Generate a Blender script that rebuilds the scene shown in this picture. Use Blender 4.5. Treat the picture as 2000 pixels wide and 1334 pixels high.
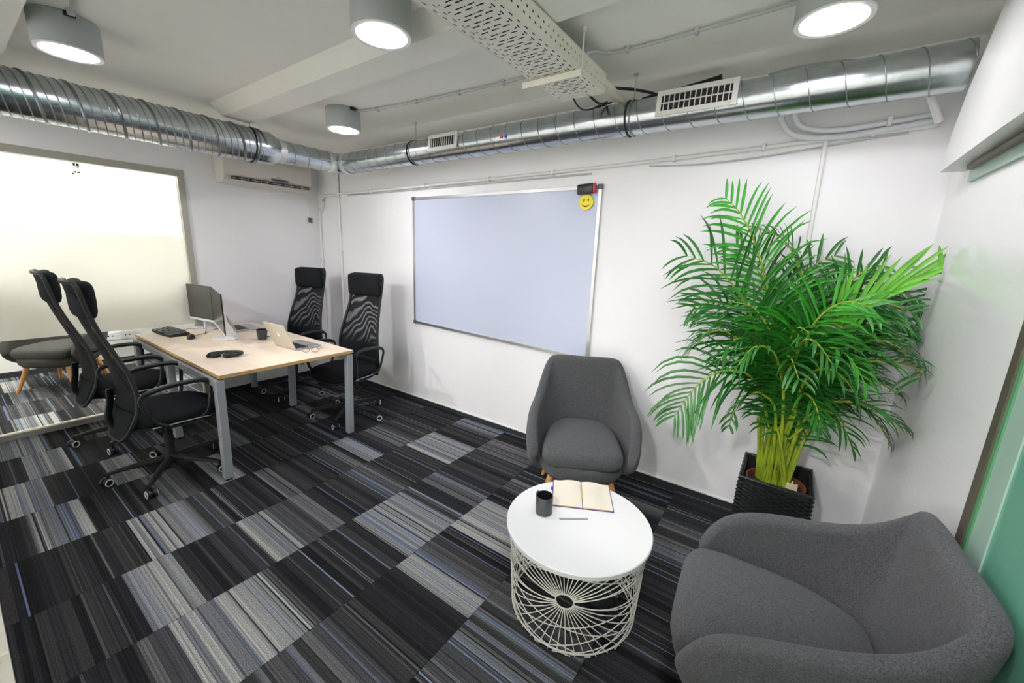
import bpy, bmesh, math, random
from mathutils import Vector, Matrix, Euler
random.seed(7)
PI = math.pi
S = bpy.context.scene
COL = S.collection
for o in list(bpy.data.objects):
    bpy.data.objects.remove(o)

# ------------------------------------------------------------------ camera
cam_d = bpy.data.cameras.new('camera')
cam_d.sensor_width = 36.0
cam_d.lens = 779.42 * 36.0 / 2000.0
cam_d.clip_start = 0.02
cam = bpy.data.objects.new('camera', cam_d)
COL.objects.link(cam)
CAMP = Vector((4.773, -2.7335, 1.561))
yaw, pitch, roll = 0.60573, -0.216623, 0.039357
fwd = Vector((-math.sin(yaw) * math.cos(pitch), math.cos(yaw) * math.cos(pitch), math.sin(pitch)))
rt = Vector((math.cos(yaw), math.sin(yaw), 0))
up = rt.cross(fwd)
r_ = rt * math.cos(roll) + up * math.sin(roll)
u_ = -rt * math.sin(roll) + up * math.cos(roll)
M3 = Matrix((r_, u_, -fwd)).transposed()
cam.matrix_world = Matrix.Translation(CAMP) @ M3.to_4x4()
S.camera = cam

# ------------------------------------------------------------------ world, exposure, colour
W = bpy.data.worlds.new('world')
S.world = W
W.use_nodes = True
W.node_tree.nodes['Background'].inputs[0].default_value = (0.9, 0.95, 1.0, 1)
W.node_tree.nodes['Background'].inputs[1].default_value = 0.3
S.view_settings.view_transform = 'Standard'
S.view_settings.look = 'None'
S.view_settings.gamma = 1.0
S.view_settings.use_curve_mapping = False
S.view_settings.exposure = 0.10
LAMP = 62.0          # emission of the ceiling lamps
try:
    S.cycles.use_denoising = True
    S.cycles.max_bounces = 12
    S.cycles.diffuse_bounces = 6
    S.cycles.transparent_max_bounces = 16
    S.cycles.sample_clamp_indirect = 6.0
except Exception:
    pass

# ------------------------------------------------------------------ materials
def mat(name, col, rough=0.5, metal=0.0, bump=0.0, bscale=80.0, var=0.0, vscale=8.0, spec=0.5, coat=0.0,
        sheen=0.0, aniso=0.0, stretch=(1, 1, 1), trans=0.0):
    m = bpy.data.materials.new(name)
    m.use_nodes = True
    nt = m.node_tree
    b = nt.nodes['Principled BSDF']
    b.inputs['Base Color'].default_value = (*col, 1)
    b.inputs['Roughness'].default_value = rough
    b.inputs['Metallic'].default_value = metal
    b.inputs['Specular IOR Level'].default_value = spec
    b.inputs['Coat Weight'].default_value = coat
    b.inputs['Sheen Weight'].default_value = sheen
    b.inputs['Anisotropic'].default_value = aniso
    tc = nt.nodes.new('ShaderNodeTexCoord')
    mp = nt.nodes.new('ShaderNodeMapping')
    mp.inputs['Scale'].default_value = stretch
    nt.links.new(tc.outputs['Object'], mp.inputs['Vector'])
    if var > 0:
        n = nt.nodes.new('ShaderNodeTexNoise')
        n.inputs['Scale'].default_value = vscale
        n.inputs['Detail'].default_value = 4
        nt.links.new(mp.outputs[0], n.inputs['Vector'])
        mr = nt.nodes.new('ShaderNodeMapRange')
        mr.inputs['From Min'].default_value = 0.25
        mr.inputs['From Max'].default_value = 0.75
        mr.inputs['To Min'].default_value = 1 - var
        mr.inputs['To Max'].default_value = 1 + var
        nt.links.new(n.outputs['Fac'], mr.inputs['Value'])
        vm = nt.nodes.new('ShaderNodeVectorMath')
        vm.operation = 'SCALE'
        vm.inputs[0].default_value = col
        nt.links.new(mr.outputs[0], vm.inputs['Scale'])
        nt.links.new(vm.outputs[0], b.inputs['Base Color'])
    if bump > 0:
        n2 = nt.nodes.new('ShaderNodeTexNoise')
        n2.inputs['Scale'].default_value = bscale
        n2.inputs['Detail'].default_value = 3
        nt.links.new(mp.outputs[0], n2.inputs['Vector'])
        bp = nt.nodes.new('ShaderNodeBump')
        bp.inputs['Strength'].default_value = bump
        bp.inputs['Distance'].default_value = 0.004
        nt.links.new(n2.outputs['Fac'], bp.inputs['Height'])
        nt.links.new(bp.outputs[0], b.inputs['Normal'])
    return m

def emat(name, col, strength):
    m = bpy.data.materials.new(name)
    m.use_nodes = True
    nt = m.node_tree
    nt.nodes.clear()
    e = nt.nodes.new('ShaderNodeEmission')
    e.inputs[0].default_value = (*col, 1)
    e.inputs[1].default_value = strength
    o = nt.nodes.new('ShaderNodeOutputMaterial')
    nt.links.new(e.outputs[0], o.inputs[0])
    return m

M = {}
M['wall'] = mat('white_wall_paint', (0.87, 0.86, 0.88), 0.6, bump=0.08, bscale=60, var=0.02, vscale=2)
M['wall_far'] = mat('warm_white_paint', (0.86, 0.85, 0.82), 0.7, var=0.02)
M['ceil'] = mat('ceiling_paint', (0.87, 0.86, 0.80), 0.8, bump=0.1, bscale=50, var=0.02, vscale=3)
M['panel'] = mat('glossy_white_panel', (0.93, 0.93, 0.93), 0.14, spec=0.8, aniso=0.0, bump=0.25, bscale=9, stretch=(1, 0.6, 3))
M['galv'] = mat('galvanised_steel', (0.52, 0.56, 0.58), 0.24, 1.0, bump=0.12, bscale=30, var=0.16, vscale=14)
M['galv_dark'] = mat('dark_galvanised_seam', (0.30, 0.33, 0.35), 0.4, 1.0)
M['galv_band'] = mat('dull_galvanised_band', (0.22, 0.25, 0.27), 0.35, 0.9)
M['tape'] = mat('foil_tape', (0.75, 0.76, 0.74), 0.35, 0.7, bump=0.6, bscale=60)
M['black_rubber'] = mat('black_rubber', (0.012, 0.012, 0.013), 0.6)
M['grille'] = mat('white_grille_enamel', (0.72, 0.71, 0.68), 0.4)
M['rail_cream'] = mat('cream_metal_rail', (0.80, 0.78, 0.66), 0.35, 0.2)
M['corridor'] = mat('pale_corridor_floor', (0.62, 0.60, 0.56), 0.5)
M['dark'] = mat('dark_void', (0.02, 0.02, 0.02), 0.9)
M['tray'] = mat('cream_perforated_steel', (0.80, 0.77, 0.67), 0.45)
M['conduit'] = mat('white_plastic_conduit', (0.80, 0.79, 0.78), 0.4)
M['conduit_grey'] = mat('grey_plastic_conduit', (0.48, 0.49, 0.50), 0.4)
M['slot_grey'] = mat('shadow_grey_liner', (0.26, 0.26, 0.26), 0.7)
M['conduit_pale'] = mat('pale_grey_plastic_conduit', (0.68, 0.70, 0.74), 0.4)
M['alu'] = mat('brushed_aluminium', (0.62, 0.62, 0.62), 0.32, 0.9)
M['frame'] = mat('beige_grey_frame_paint', (0.42, 0.40, 0.34), 0.4, 0.3)
M['desk_steel'] = mat('silver_powder_coat', (0.36, 0.38, 0.41), 0.45, 0.25, bump=0.05, bscale=300)
M['plastic_black'] = mat('black_plastic', (0.013, 0.014, 0.015), 0.38)
M['plastic_matt'] = mat('matt_black_plastic', (0.012, 0.013, 0.014), 0.55, spec=0.35)
M['plastic_grey'] = mat('grey_plastic_key', (0.10, 0.105, 0.11), 0.45)
M['fab_black'] = mat('black_chair_fabric', (0.010, 0.011, 0.013), 0.95, bump=0.5, bscale=500, var=0.35, vscale=250, spec=0.2)
M['fab_grey'] = mat('charcoal_felt_upholstery', (0.070, 0.071, 0.076), 0.95, bump=0.8, bscale=420, var=0.65, vscale=270, sheen=0.12)
M['fab_grey_light'] = mat('taupe_grey_upholstery', (0.045, 0.044, 0.039), 0.95, bump=0.6, bscale=420, var=0.3, vscale=260)
M['wood_leg'] = mat('oiled_wood_leg', (0.50, 0.23, 0.075), 0.45, var=0.25, vscale=14, stretch=(6, 6, 0.6))
M['white_top'] = mat('white_lacquer_top', (0.80, 0.80, 0.80), 0.32)
M['white_wire'] = mat('white_wire_enamel', (0.74, 0.72, 0.66), 0.4)
M['mug_grey'] = mat('dark_grey_glaze', (0.045, 0.05, 0.052), 0.3)
M['mug_in'] = mat('black_glaze', (0.012, 0.013, 0.014), 0.25)
M['white_plastic'] = mat('white_plastic', (0.78, 0.78, 0.78), 0.3)
M['ac'] = mat('ivory_ac_plastic', (0.66, 0.63, 0.58), 0.4)
M['screen'] = mat('dark_screen_glass', (0.035, 0.035, 0.030), 0.16, spec=0.8)
M['lap_lid'] = mat('champagne_aluminium', (0.56, 0.52, 0.44), 0.42, 0.35)
M['lap_body'] = mat('silver_aluminium', (0.48, 0.49, 0.52), 0.38, 0.5)
M['keys'] = mat('black_keycap', (0.02, 0.02, 0.022), 0.5)
M['logo'] = mat('white_logo_plastic', (0.9, 0.9, 0.9), 0.3)
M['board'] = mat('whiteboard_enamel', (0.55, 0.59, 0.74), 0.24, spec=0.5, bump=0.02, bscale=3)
M['yellow'] = mat('yellow_foam', (0.85, 0.72, 0.02), 0.5)
M['red'] = mat('red_felt', (0.65, 0.05, 0.08), 0.8)
M['blue'] = mat('blue_plastic', (0.03, 0.09, 0.5), 0.4)
M['page'] = mat('cream_paper', (0.80, 0.74, 0.62), 0.8, var=0.02)
M['page_edge'] = mat('paper_edge', (0.62, 0.50, 0.28), 0.8)
M['purple'] = mat('purple_cover', (0.10, 0.03, 0.22), 0.5)
M['pencil'] = mat('natural_wood_pencil', (0.62, 0.40, 0.18), 0.5)
M['wicker'] = mat('black_woven_resin', (0.016, 0.018, 0.018), 0.42)
M['terracotta'] = mat('terracotta_plastic', (0.26, 0.07, 0.035), 0.5)
M['soil'] = mat('potting_soil', (0.045, 0.022, 0.014), 0.95, bump=1.0, bscale=90)
M['tag'] = mat('plant_tag_card', (0.72, 0.62, 0.40), 0.7)
M['stem'] = mat('yellow_green_cane', (0.27, 0.36, 0.02), 0.45, var=0.45, vscale=9, stretch=(1, 1, 1.2))
M['leaf'] = mat('palm_leaf_green', (0.014, 0.13, 0.010), 0.38, var=0.45, vscale=7, spec=0.5)
M['leaf_light'] = mat('fresh_palm_leaf', (0.03, 0.26, 0.015), 0.38, var=0.35, vscale=7)
M['leaf_spear'] = mat('unopened_palm_leaf', (0.14, 0.46, 0.03), 0.4, var=0.3, vscale=6)
M['carpet_base'] = mat('dark_carpet_backing', (0.015, 0.015, 0.017), 0.95)
M['skirting'] = mat('charcoal_carpet_skirting', (0.022, 0.024, 0.030), 0.9, bump=0.5, bscale=400)
M['white_trim'] = mat('white_trim_paint', (0.82, 0.82, 0.80), 0.4)
M['green_glass_edge'] = mat('green_glass_edge', (0.10, 0.30, 0.14), 0.2)
M['frost_green'] = mat('green_frosted_glass', (0.13, 0.36, 0.26), 0.25, spec=0.5)
M['frost_pale'] = mat('pale_green_frosted_glass', (0.36, 0.52, 0.43), 0.25)
M['bronze'] = mat('dark_bronze_jamb', (0.14, 0.12, 0.095), 0.4, 0.4)
M['diffuser'] = emat('lamp_diffuser_glow', (1.0, 0.972, 1.03), LAMP)
M['diffuser_left'] = emat('raised_left_lamp_glow', (1.0, 0.972, 1.03), LAMP * 1.35)  # left lamps turned up above the others to brighten the left wall
M['diffuser_over'] = emat('overhead_lamp_glow', (1.0, 0.975, 1.03), LAMP * 2.5)
M['diffuser_right'] = emat('lowered_right_lamp_glow', (1.0, 0.975, 1.03), LAMP * 0.85)  # right lamp turned down below the others to even out the walls
M['diffuser_warm'] = emat('warm_lamp_diffuser_glow', (1.0, 0.985, 0.965), LAMP * 6.2)
M['diffuser_fill'] = emat('corridor_fill_glow', (1.0, 0.98, 1.02), LAMP * 10.5)  # strong glow for the added corridor fill lamps
M['lamp_body'] = mat('grey_lamp_housing', (0.40, 0.43, 0.43), 0.5)
M['lamp_ring'] = mat('white_lamp_ring', (0.72, 0.72, 0.69), 0.4)

# maple laminate with faint grain
def wood_top():
    m = mat('maple_laminate', (0.66, 0.52, 0.37), 0.42)
    nt = m.node_tree
    b = nt.nodes['Principled BSDF']
    tc = nt.nodes.new('ShaderNodeTexCoord')
    mp = nt.nodes.new('ShaderNodeMapping')
    mp.inputs['Scale'].default_value = (0.8, 7, 1)
    n = nt.nodes.new('ShaderNodeTexNoise')
    n.inputs['Scale'].default_value = 4
    n.inputs['Detail'].default_value = 7
    n.inputs['Roughness'].default_value = 0.6
    cr = nt.nodes.new('ShaderNodeValToRGB')
    cr.color_ramp.elements[0].position = 0.3
    cr.color_ramp.elements[0].color = (0.80, 0.655, 0.51, 1)
    cr.color_ramp.elements[1].position = 0.7
    cr.color_ramp.elements[1].color = (0.88, 0.75, 0.61, 1)
    nt.links.new(tc.outputs['Object'], mp.inputs[0])
    nt.links.new(mp.outputs[0], n.inputs[0])
    nt.links.new(n.outputs['Fac'], cr.inputs[0])
    nt.links.new(cr.outputs[0], b.inputs['Base Color'])
    return m
M['maple'] = wood_top()
M['maple_edge'] = mat('golden_edge_band', (0.52, 0.33, 0.13), 0.5)

# carpet: stripe colours live in a colour attribute, pile speckle in the shader
def carpet():
    m = bpy.data.materials.new('striped_loop_carpet')
    m.use_nodes = True
    nt = m.node_tree
    b = nt.nodes['Principled BSDF']
    b.inputs['Roughness'].default_value = 0.95
    b.inputs['Specular IOR Level'].default_value = 0.15
    at = nt.nodes.new('ShaderNodeVertexColor')
    at.layer_name = 'stripe'
    tc = nt.nodes.new('ShaderNodeTexCoord')
    n = nt.nodes.new('ShaderNodeTexNoise')
    n.inputs['Scale'].default_value = 260
    n.inputs['Detail'].default_value = 3
    nt.links.new(tc.outputs['Object'], n.inputs['Vector'])
    mr = nt.nodes.new('ShaderNodeMapRange')
    mr.inputs['From Min'].default_value = 0.3
    mr.inputs['From Max'].default_value = 0.7
    mr.inputs['To Min'].default_value = 0.6
    mr.inputs['To Max'].default_value = 2.0
    nt.links.new(n.outputs['Fac'], mr.inputs[0])
    vm = nt.nodes.new('ShaderNodeVectorMath')
    vm.operation = 'SCALE'
    mp = nt.nodes.new('ShaderNodeMapping')
    mp.inputs['Scale'].default_value = (0.15, 150, 0)
    nt.links.new(tc.outputs['Object'], mp.inputs[0])
    n3 = nt.nodes.new('ShaderNodeTexNoise')
    n3.inputs['Scale'].default_value = 1.0
    n3.inputs['Detail'].default_value = 2
    nt.links.new(mp.outputs[0], n3.inputs['Vector'])
    m3 = nt.nodes.new('ShaderNodeMapRange')
    m3.inputs['From Min'].default_value = 0.35
    m3.inputs['From Max'].default_value = 0.65
    m3.inputs['To Min'].default_value = 0.62
    m3.inputs['To Max'].default_value = 1.35
    nt.links.new(n3.outputs['Fac'], m3.inputs[0])
    v3 = nt.nodes.new('ShaderNodeVectorMath'); v3.operation = 'SCALE'
    nt.links.new(at.outputs[0], v3.inputs[0]); nt.links.new(m3.outputs[0], v3.inputs['Scale'])
    nt.links.new(v3.outputs[0], vm.inputs[0])
    nt.links.new(mr.outputs[0], vm.inputs['Scale'])
    nt.links.new(vm.outputs[0], b.inputs['Base Color'])
    bp = nt.nodes.new('ShaderNodeBump')
    bp.inputs['Strength'].default_value = 0.6
    bp.inputs['Distance'].default_value = 0.003
    nt.links.new(n.outputs['Fac'], bp.inputs['Height'])
    nt.links.new(bp.outputs[0], b.inputs['Normal'])
    return m
M['carpet'] = carpet()

# mesh fabric of the chair backs: real see-through weave with soft density bands
def mesh_fabric():
    m = bpy.data.materials.new('black_stretch_mesh')
    m.use_nodes = True
    nt = m.node_tree
    b = nt.nodes['Principled BSDF']
    b.inputs['Base Color'].default_value = (0.009, 0.010, 0.011, 1)
    b.inputs['Roughness'].default_value = 0.85
    b.inputs['Specular IOR Level'].default_value = 0.15
    out = nt.nodes['Material Output']
    tc = nt.nodes.new('ShaderNodeTexCoord')
    mp = nt.nodes.new('ShaderNodeMapping')
    mp.inputs['Location'].default_value = (0.10, 0.0, -0.36)
    mp.inputs['Scale'].default_value = (1, 0.0, 0.75)
    nt.links.new(tc.outputs['Object'], mp.inputs[0])
    nz = nt.nodes.new('ShaderNodeTexNoise')
    nz.inputs['Scale'].default_value = 4.0
    nz.inputs['Detail'].default_value = 1.0
    nt.links.new(mp.outputs[0], nz.inputs['Vector'])
    vm = nt.nodes.new('ShaderNodeVectorMath'); vm.operation = 'MULTIPLY_ADD'
    vm.inputs[1].default_value = (0.30, 0, 0.34)
    nt.links.new(nz.outputs['Color'], vm.inputs[0]); nt.links.new(mp.outputs[0], vm.inputs[2])
    w = nt.nodes.new('ShaderNodeTexWave')
    w.wave_type = 'RINGS'; w.rings_direction = 'Y'
    w.inputs['Scale'].default_value = 6.5
    w.inputs['Distortion'].default_value = 2.0
    w.inputs['Detail'].default_value = 1.0
    w.inputs['Detail Scale'].default_value = 2.0
    nt.links.new(vm.outputs[0], w.inputs[0])
    mr = nt.nodes.new('ShaderNodeMapRange')
    mr.inputs['From Min'].default_value = 0.5
    mr.inputs['From Max'].default_value = 1.0
    mr.inputs['To Min'].default_value = 0.02
    mr.inputs['To Max'].default_value = 0.38
    nt.links.new(w.outputs['Fac'], mr.inputs[0])
    # double layer low on the back, thin gauze above
    sx = nt.nodes.new('ShaderNodeSeparateXYZ'); nt.links.new(tc.outputs['Object'], sx.inputs[0])
    hz_ = nt.nodes.new('ShaderNodeMapRange')
    hz_.inputs['From Min'].default_value = 0.66; hz_.inputs['From Max'].default_value = 0.78
    nt.links.new(sx.outputs['Z'], hz_.inputs[0])
    lw_ = nt.nodes.new('ShaderNodeLayerWeight'); lw_.inputs['Blend'].default_value = 0.5
    fc = nt.nodes.new('ShaderNodeMapRange')
    fc.inputs['From Min'].default_value = 0.55; fc.inputs['From Max'].default_value = 0.85
    fc.inputs['To Min'].default_value = 1.0; fc.inputs['To Max'].default_value = 0.0
    nt.links.new(lw_.outputs['Facing'], fc.inputs[0])
    m1 = nt.nodes.new('ShaderNodeMath'); m1.operation = 'MULTIPLY'
    m2 = nt.nodes.new('ShaderNodeMath'); m2.operation = 'MULTIPLY'
    nt.links.new(mr.outputs[0], m1.inputs[0]); nt.links.new(hz_.outputs[0], m1.inputs[1])
    nt.links.new(m1.outputs[0], m2.inputs[0]); nt.links.new(fc.outputs[0], m2.inputs[1])
    mr = m2
    tr = nt.nodes.new('ShaderNodeBsdfTransparent')
    mx = nt.nodes.new('ShaderNodeMixShader')
    nt.links.new(mr.outputs[0], mx.inputs[0])
    nt.links.new(b.outputs[0], mx.inputs[1])
    nt.links.new(tr.outputs[0], mx.inputs[2])
    nt.links.new(mx.outputs[0], out.inputs[0])
    return m
M['mesh'] = mesh_fabric()

def glass_mat(name, tint, gloss=0.06):
    m = bpy.data.materials.new(name)
    m.use_nodes = True
    nt = m.node_tree
    nt.nodes.clear()
    o = nt.nodes.new('ShaderNodeOutputMaterial')
    t = nt.nodes.new('ShaderNodeBsdfTransparent')
    t.inputs[0].default_value = (*tint, 1)
    g = nt.nodes.new('ShaderNodeBsdfGlossy')
    g.inputs['Roughness'].default_value = 0.02
    fr = nt.nodes.new('ShaderNodeFresnel')
    fr.inputs[0].default_value = 1.45
    mx = nt.nodes.new('ShaderNodeMixShader')
    nt.links.new(fr.outputs[0], mx.inputs[0])
    nt.links.new(t.outputs[0], mx.inputs[1])
    nt.links.new(g.outputs[0], mx.inputs[2])
    nt.links.new(mx.outputs[0], o.inputs[0])
    return m
M['glass'] = glass_mat('clear_glass', (0.96, 0.97, 0.95))

def film_mat():
    m = bpy.data.materials.new('frosted_film')
    m.use_nodes = True
    nt = m.node_tree
    nt.nodes.clear()
    o = nt.nodes.new('ShaderNodeOutputMaterial')
    d = nt.nodes.new('ShaderNodeBsdfDiffuse')
    d.inputs[0].default_value = (0.90, 0.90, 0.87, 1)
    t = nt.nodes.new('ShaderNodeBsdfTranslucent')
    t.inputs[0].default_value = (0.93, 0.92, 0.88, 1)
    mx = nt.nodes.new('ShaderNodeMixShader')
    mx.inputs[0].default_value = 0.88
    nt.links.new(d.outputs[0], mx.inputs[1])
    nt.links.new(t.outputs[0], mx.inputs[2])
    nt.links.new(mx.outputs[0], o.inputs[0])
    return m
M['film'] = film_mat()

# ------------------------------------------------------------------ mesh helpers
class MB:
    def __init__(self):
        self.v = []; self.f = []; self.fm = []; self.cur = 0
    def add(self, vs, fs):
        n = len(self.v)
        self.v += [Vector(p) for p in vs]
        for f in fs:
            self.f.append([i + n for i in f]); self.fm.append(self.cur)
    def box(self, x0, x1, y0, y1, z0, z1, T=None):
        vs = [Vector((x, y, z)) for z in (z0, z1) for y in (y0, y1) for x in (x0, x1)]
        if T is not None: vs = [T @ p for p in vs]
        self.add(vs, [(0, 2, 3, 1), (4, 5, 7, 6), (0, 1, 5, 4), (2, 6, 7, 3), (0, 4, 6, 2), (1, 3, 7, 5)])
        return self
    def rbox(self, x0, x1, y0, y1, z0, z1, r=0.01, seg=3, T=None, zr=None):
        """box with rounded vertical edges and a softened rim (zr)"""
        pts = []
        for cx, cy, a0 in ((x1 - r, y1 - r, 0), (x0 + r, y1 - r, 90), (x0 + r, y0 + r, 180), (x1 - r, y0 + r, 270)):
            for k in range(seg + 1):
                a = math.radians(a0 + 90 * k / seg)
                pts.append((cx + r * math.cos(a), cy + r * math.sin(a)))
        mx, my = (x0 + x1) / 2, (y0 + y1) / 2
        if zr is None: zr = min(r, (z1 - z0) / 2) * 0.6
        lv = []
        def ring(z, ins):
            out = []
            for (x, y) in pts:
                dx, dy = x - mx, y - my
                sx = max(0, 1 - ins / max(abs(x1 - x0) / 2, 1e-6)); sy = max(0, 1 - ins / max(abs(y1 - y0) / 2, 1e-6))
                out.append(Vector((mx + dx * sx, my + dy * sy, z)))
            return out
        rings = [ring(z0, zr), ring(z0 + zr * 0.3, zr * 0.3), ring(z0 + zr, 0), ring(z1 - zr, 0), ring(z1 - zr * 0.3, zr * 0.3), ring(z1, zr)]
        self.loft(rings, T=T)
        return self
    def loft(self, rings, close=True, caps=True, T=None):
        n = len(rings[0]); vs = [p for r in rings for p in r]
        if T is not None: vs = [T @ Vector(p) for p in vs]
        fs = []
        for i in range(len(rings) - 1):
            for j in range(n if close else n - 1):
                a = i * n + j; b = i * n + (j + 1) % n
                fs.append((a, b, b + n, a + n))
        if caps:
            fs.append(tuple(range(n))[::-1]); fs.append(tuple(range((len(rings) - 1) * n, len(rings) * n)))
        self.add(vs, fs)
        return self
    def cyl(self, p0, p1, r0, r1=None, seg=16, caps=True):
        r1 = r0 if r1 is None else r1
        p0, p1 = Vector(p0), Vector(p1); d = (p1 - p0).normalized()
        a = d.orthogonal().normalized(); b = d.cross(a)
        R = [[p + (a * math.cos(2 * PI * k / seg) + b * math.sin(2 * PI * k / seg)) * r for k in range(seg)] for p, r in ((p0, r0), (p1, r1))]
        return self.loft(R, caps=caps)
    def tube(self, pts, r, seg=8, closed=False, flat=1.0, upv=None):
        pts = [Vector(p) for p in pts]; n = len(pts); R = []; prev = None
        rr = r if isinstance(r, (list, tuple)) else [r] * n
        for i, p in enumerate(pts):
            if closed: d = (pts[(i + 1) % n] - pts[i - 1])
            else: d = (pts[min(i + 1, n - 1)] - pts[max(i - 1, 0)])
            d = d.normalized() if d.length > 1e-9 else Vector((0, 0, 1))
            if prev is None:
                a = d.orthogonal().normalized() if upv is None else (Vector(upv) - d * Vector(upv).dot(d)).normalized()
            else:
                a = prev - d * prev.dot(d)
                a = a.normalized() if a.length > 1e-6 else d.orthogonal().normalized()
            prev = a; b = d.cross(a)
            R.append([p + (a * math.cos(2 * PI * k / seg) * flat + b * math.sin(2 * PI * k / seg)) * rr[i] for k in range(seg)])
        if closed:
            R.append(R[0]); return self.loft(R, caps=False)
        return self.loft(R)
    def lathe(self, prof, c=(0, 0, 0), seg=32, caps=False):
        c = Vector(c)
        R = [[c + Vector((r * math.cos(2 * PI * k / seg), r * math.sin(2 * PI * k / seg), z)) for k in range(seg)] for r, z in prof]
        return self.loft(R, caps=caps)
    def prism(self, poly, axis, a0, a1):
        def mk(p, a):
            return {'x': (a, p[0], p[1]), 'y': (p[0], a, p[1]), 'z': (p[0], p[1], a)}[axis]
        return self.loft([[Vector(mk(p, a0)) for p in poly], [Vector(mk(p, a1)) for p in poly]])
    def build(self, name, material, parent=None, smooth=False, angle=None, fix=True):
        me = bpy.data.meshes.new(name)
        me.from_pydata([tuple(p) for p in self.v], [], self.f)
        mats = material if isinstance(material, (list, tuple)) else [material]
        for m_ in mats: me.materials.append(m_)
        if len(mats) > 1:
            me.polygons.foreach_set('material_index', self.fm)
        me.update()
        if fix:
            bm = bmesh.new(); bm.from_mesh(me)
            bmesh.ops.recalc_face_normals(bm, faces=bm.faces)
            bm.to_mesh(me); bm.free()
        if smooth:
            me.polygons.foreach_set('use_smooth', [True] * len(me.polygons))
            me.set_sharp_from_angle(angle=math.radians(angle or 40))
        o = bpy.data.objects.new(name, me)
        COL.objects.link(o)
        if parent is not None: o.parent = parent
        return o

def thing(name, label, cat, loc=(0, 0, 0), rz=0, group=None):
    o = bpy.data.objects.new(name, None); COL.objects.link(o)
    o.empty_display_size = 0.05
    o.location = loc; o.rotation_euler = (0, 0, rz)
    o['label'] = label; o['category'] = cat
    if group: o['group'] = group
    return o
def tag(o, label, cat, group=None):
    o['label'] = label; o['category'] = cat
    if group: o['group'] = group
    return o
def struct(o, label=None):
    o['kind'] = 'structure'
    if label: o['label'] = label
    return o
def subsurf(o, lv=2):
    m_ = o.modifiers.new('sub', 'SUBSURF'); m_.levels = lv; m_.render_levels = lv
    return o
def bez(p0, p1, p2, n):
    p0, p1, p2 = map(Vector, (p0, p1, p2))
    return [p0 * (1 - t) ** 2 + p1 * 2 * t * (1 - t) + p2 * t * t for t in [i / n for i in range(n + 1)]]
def catmull(P, n=6, closed=False):
    P = [Vector(p) for p in P]; out = []; N = len(P)
    rng = range(N if closed else N - 1)
    for i in rng:
        if closed: a, b, c, d = P[i - 1], P[i], P[(i + 1) % N], P[(i + 2) % N]
        else: a, b, c, d = P[max(i - 1, 0)], P[i], P[i + 1], P[min(i + 2, N - 1)]
        for k in range(n):
            t = k / n
            out.append(0.5 * ((2 * b) + (c - a) * t + (2 * a - 5 * b + 4 * c - d) * t * t + (3 * b - a - 3 * c + d) * t ** 3))
    if not closed: out.append(P[-1])
    return out

# ================================================================== THE ROOM
RX = 5.28; RY = -2.82; H = 2.58; FX = -2.2; FY0 = -3.9; FY1 = 0.25

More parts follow.
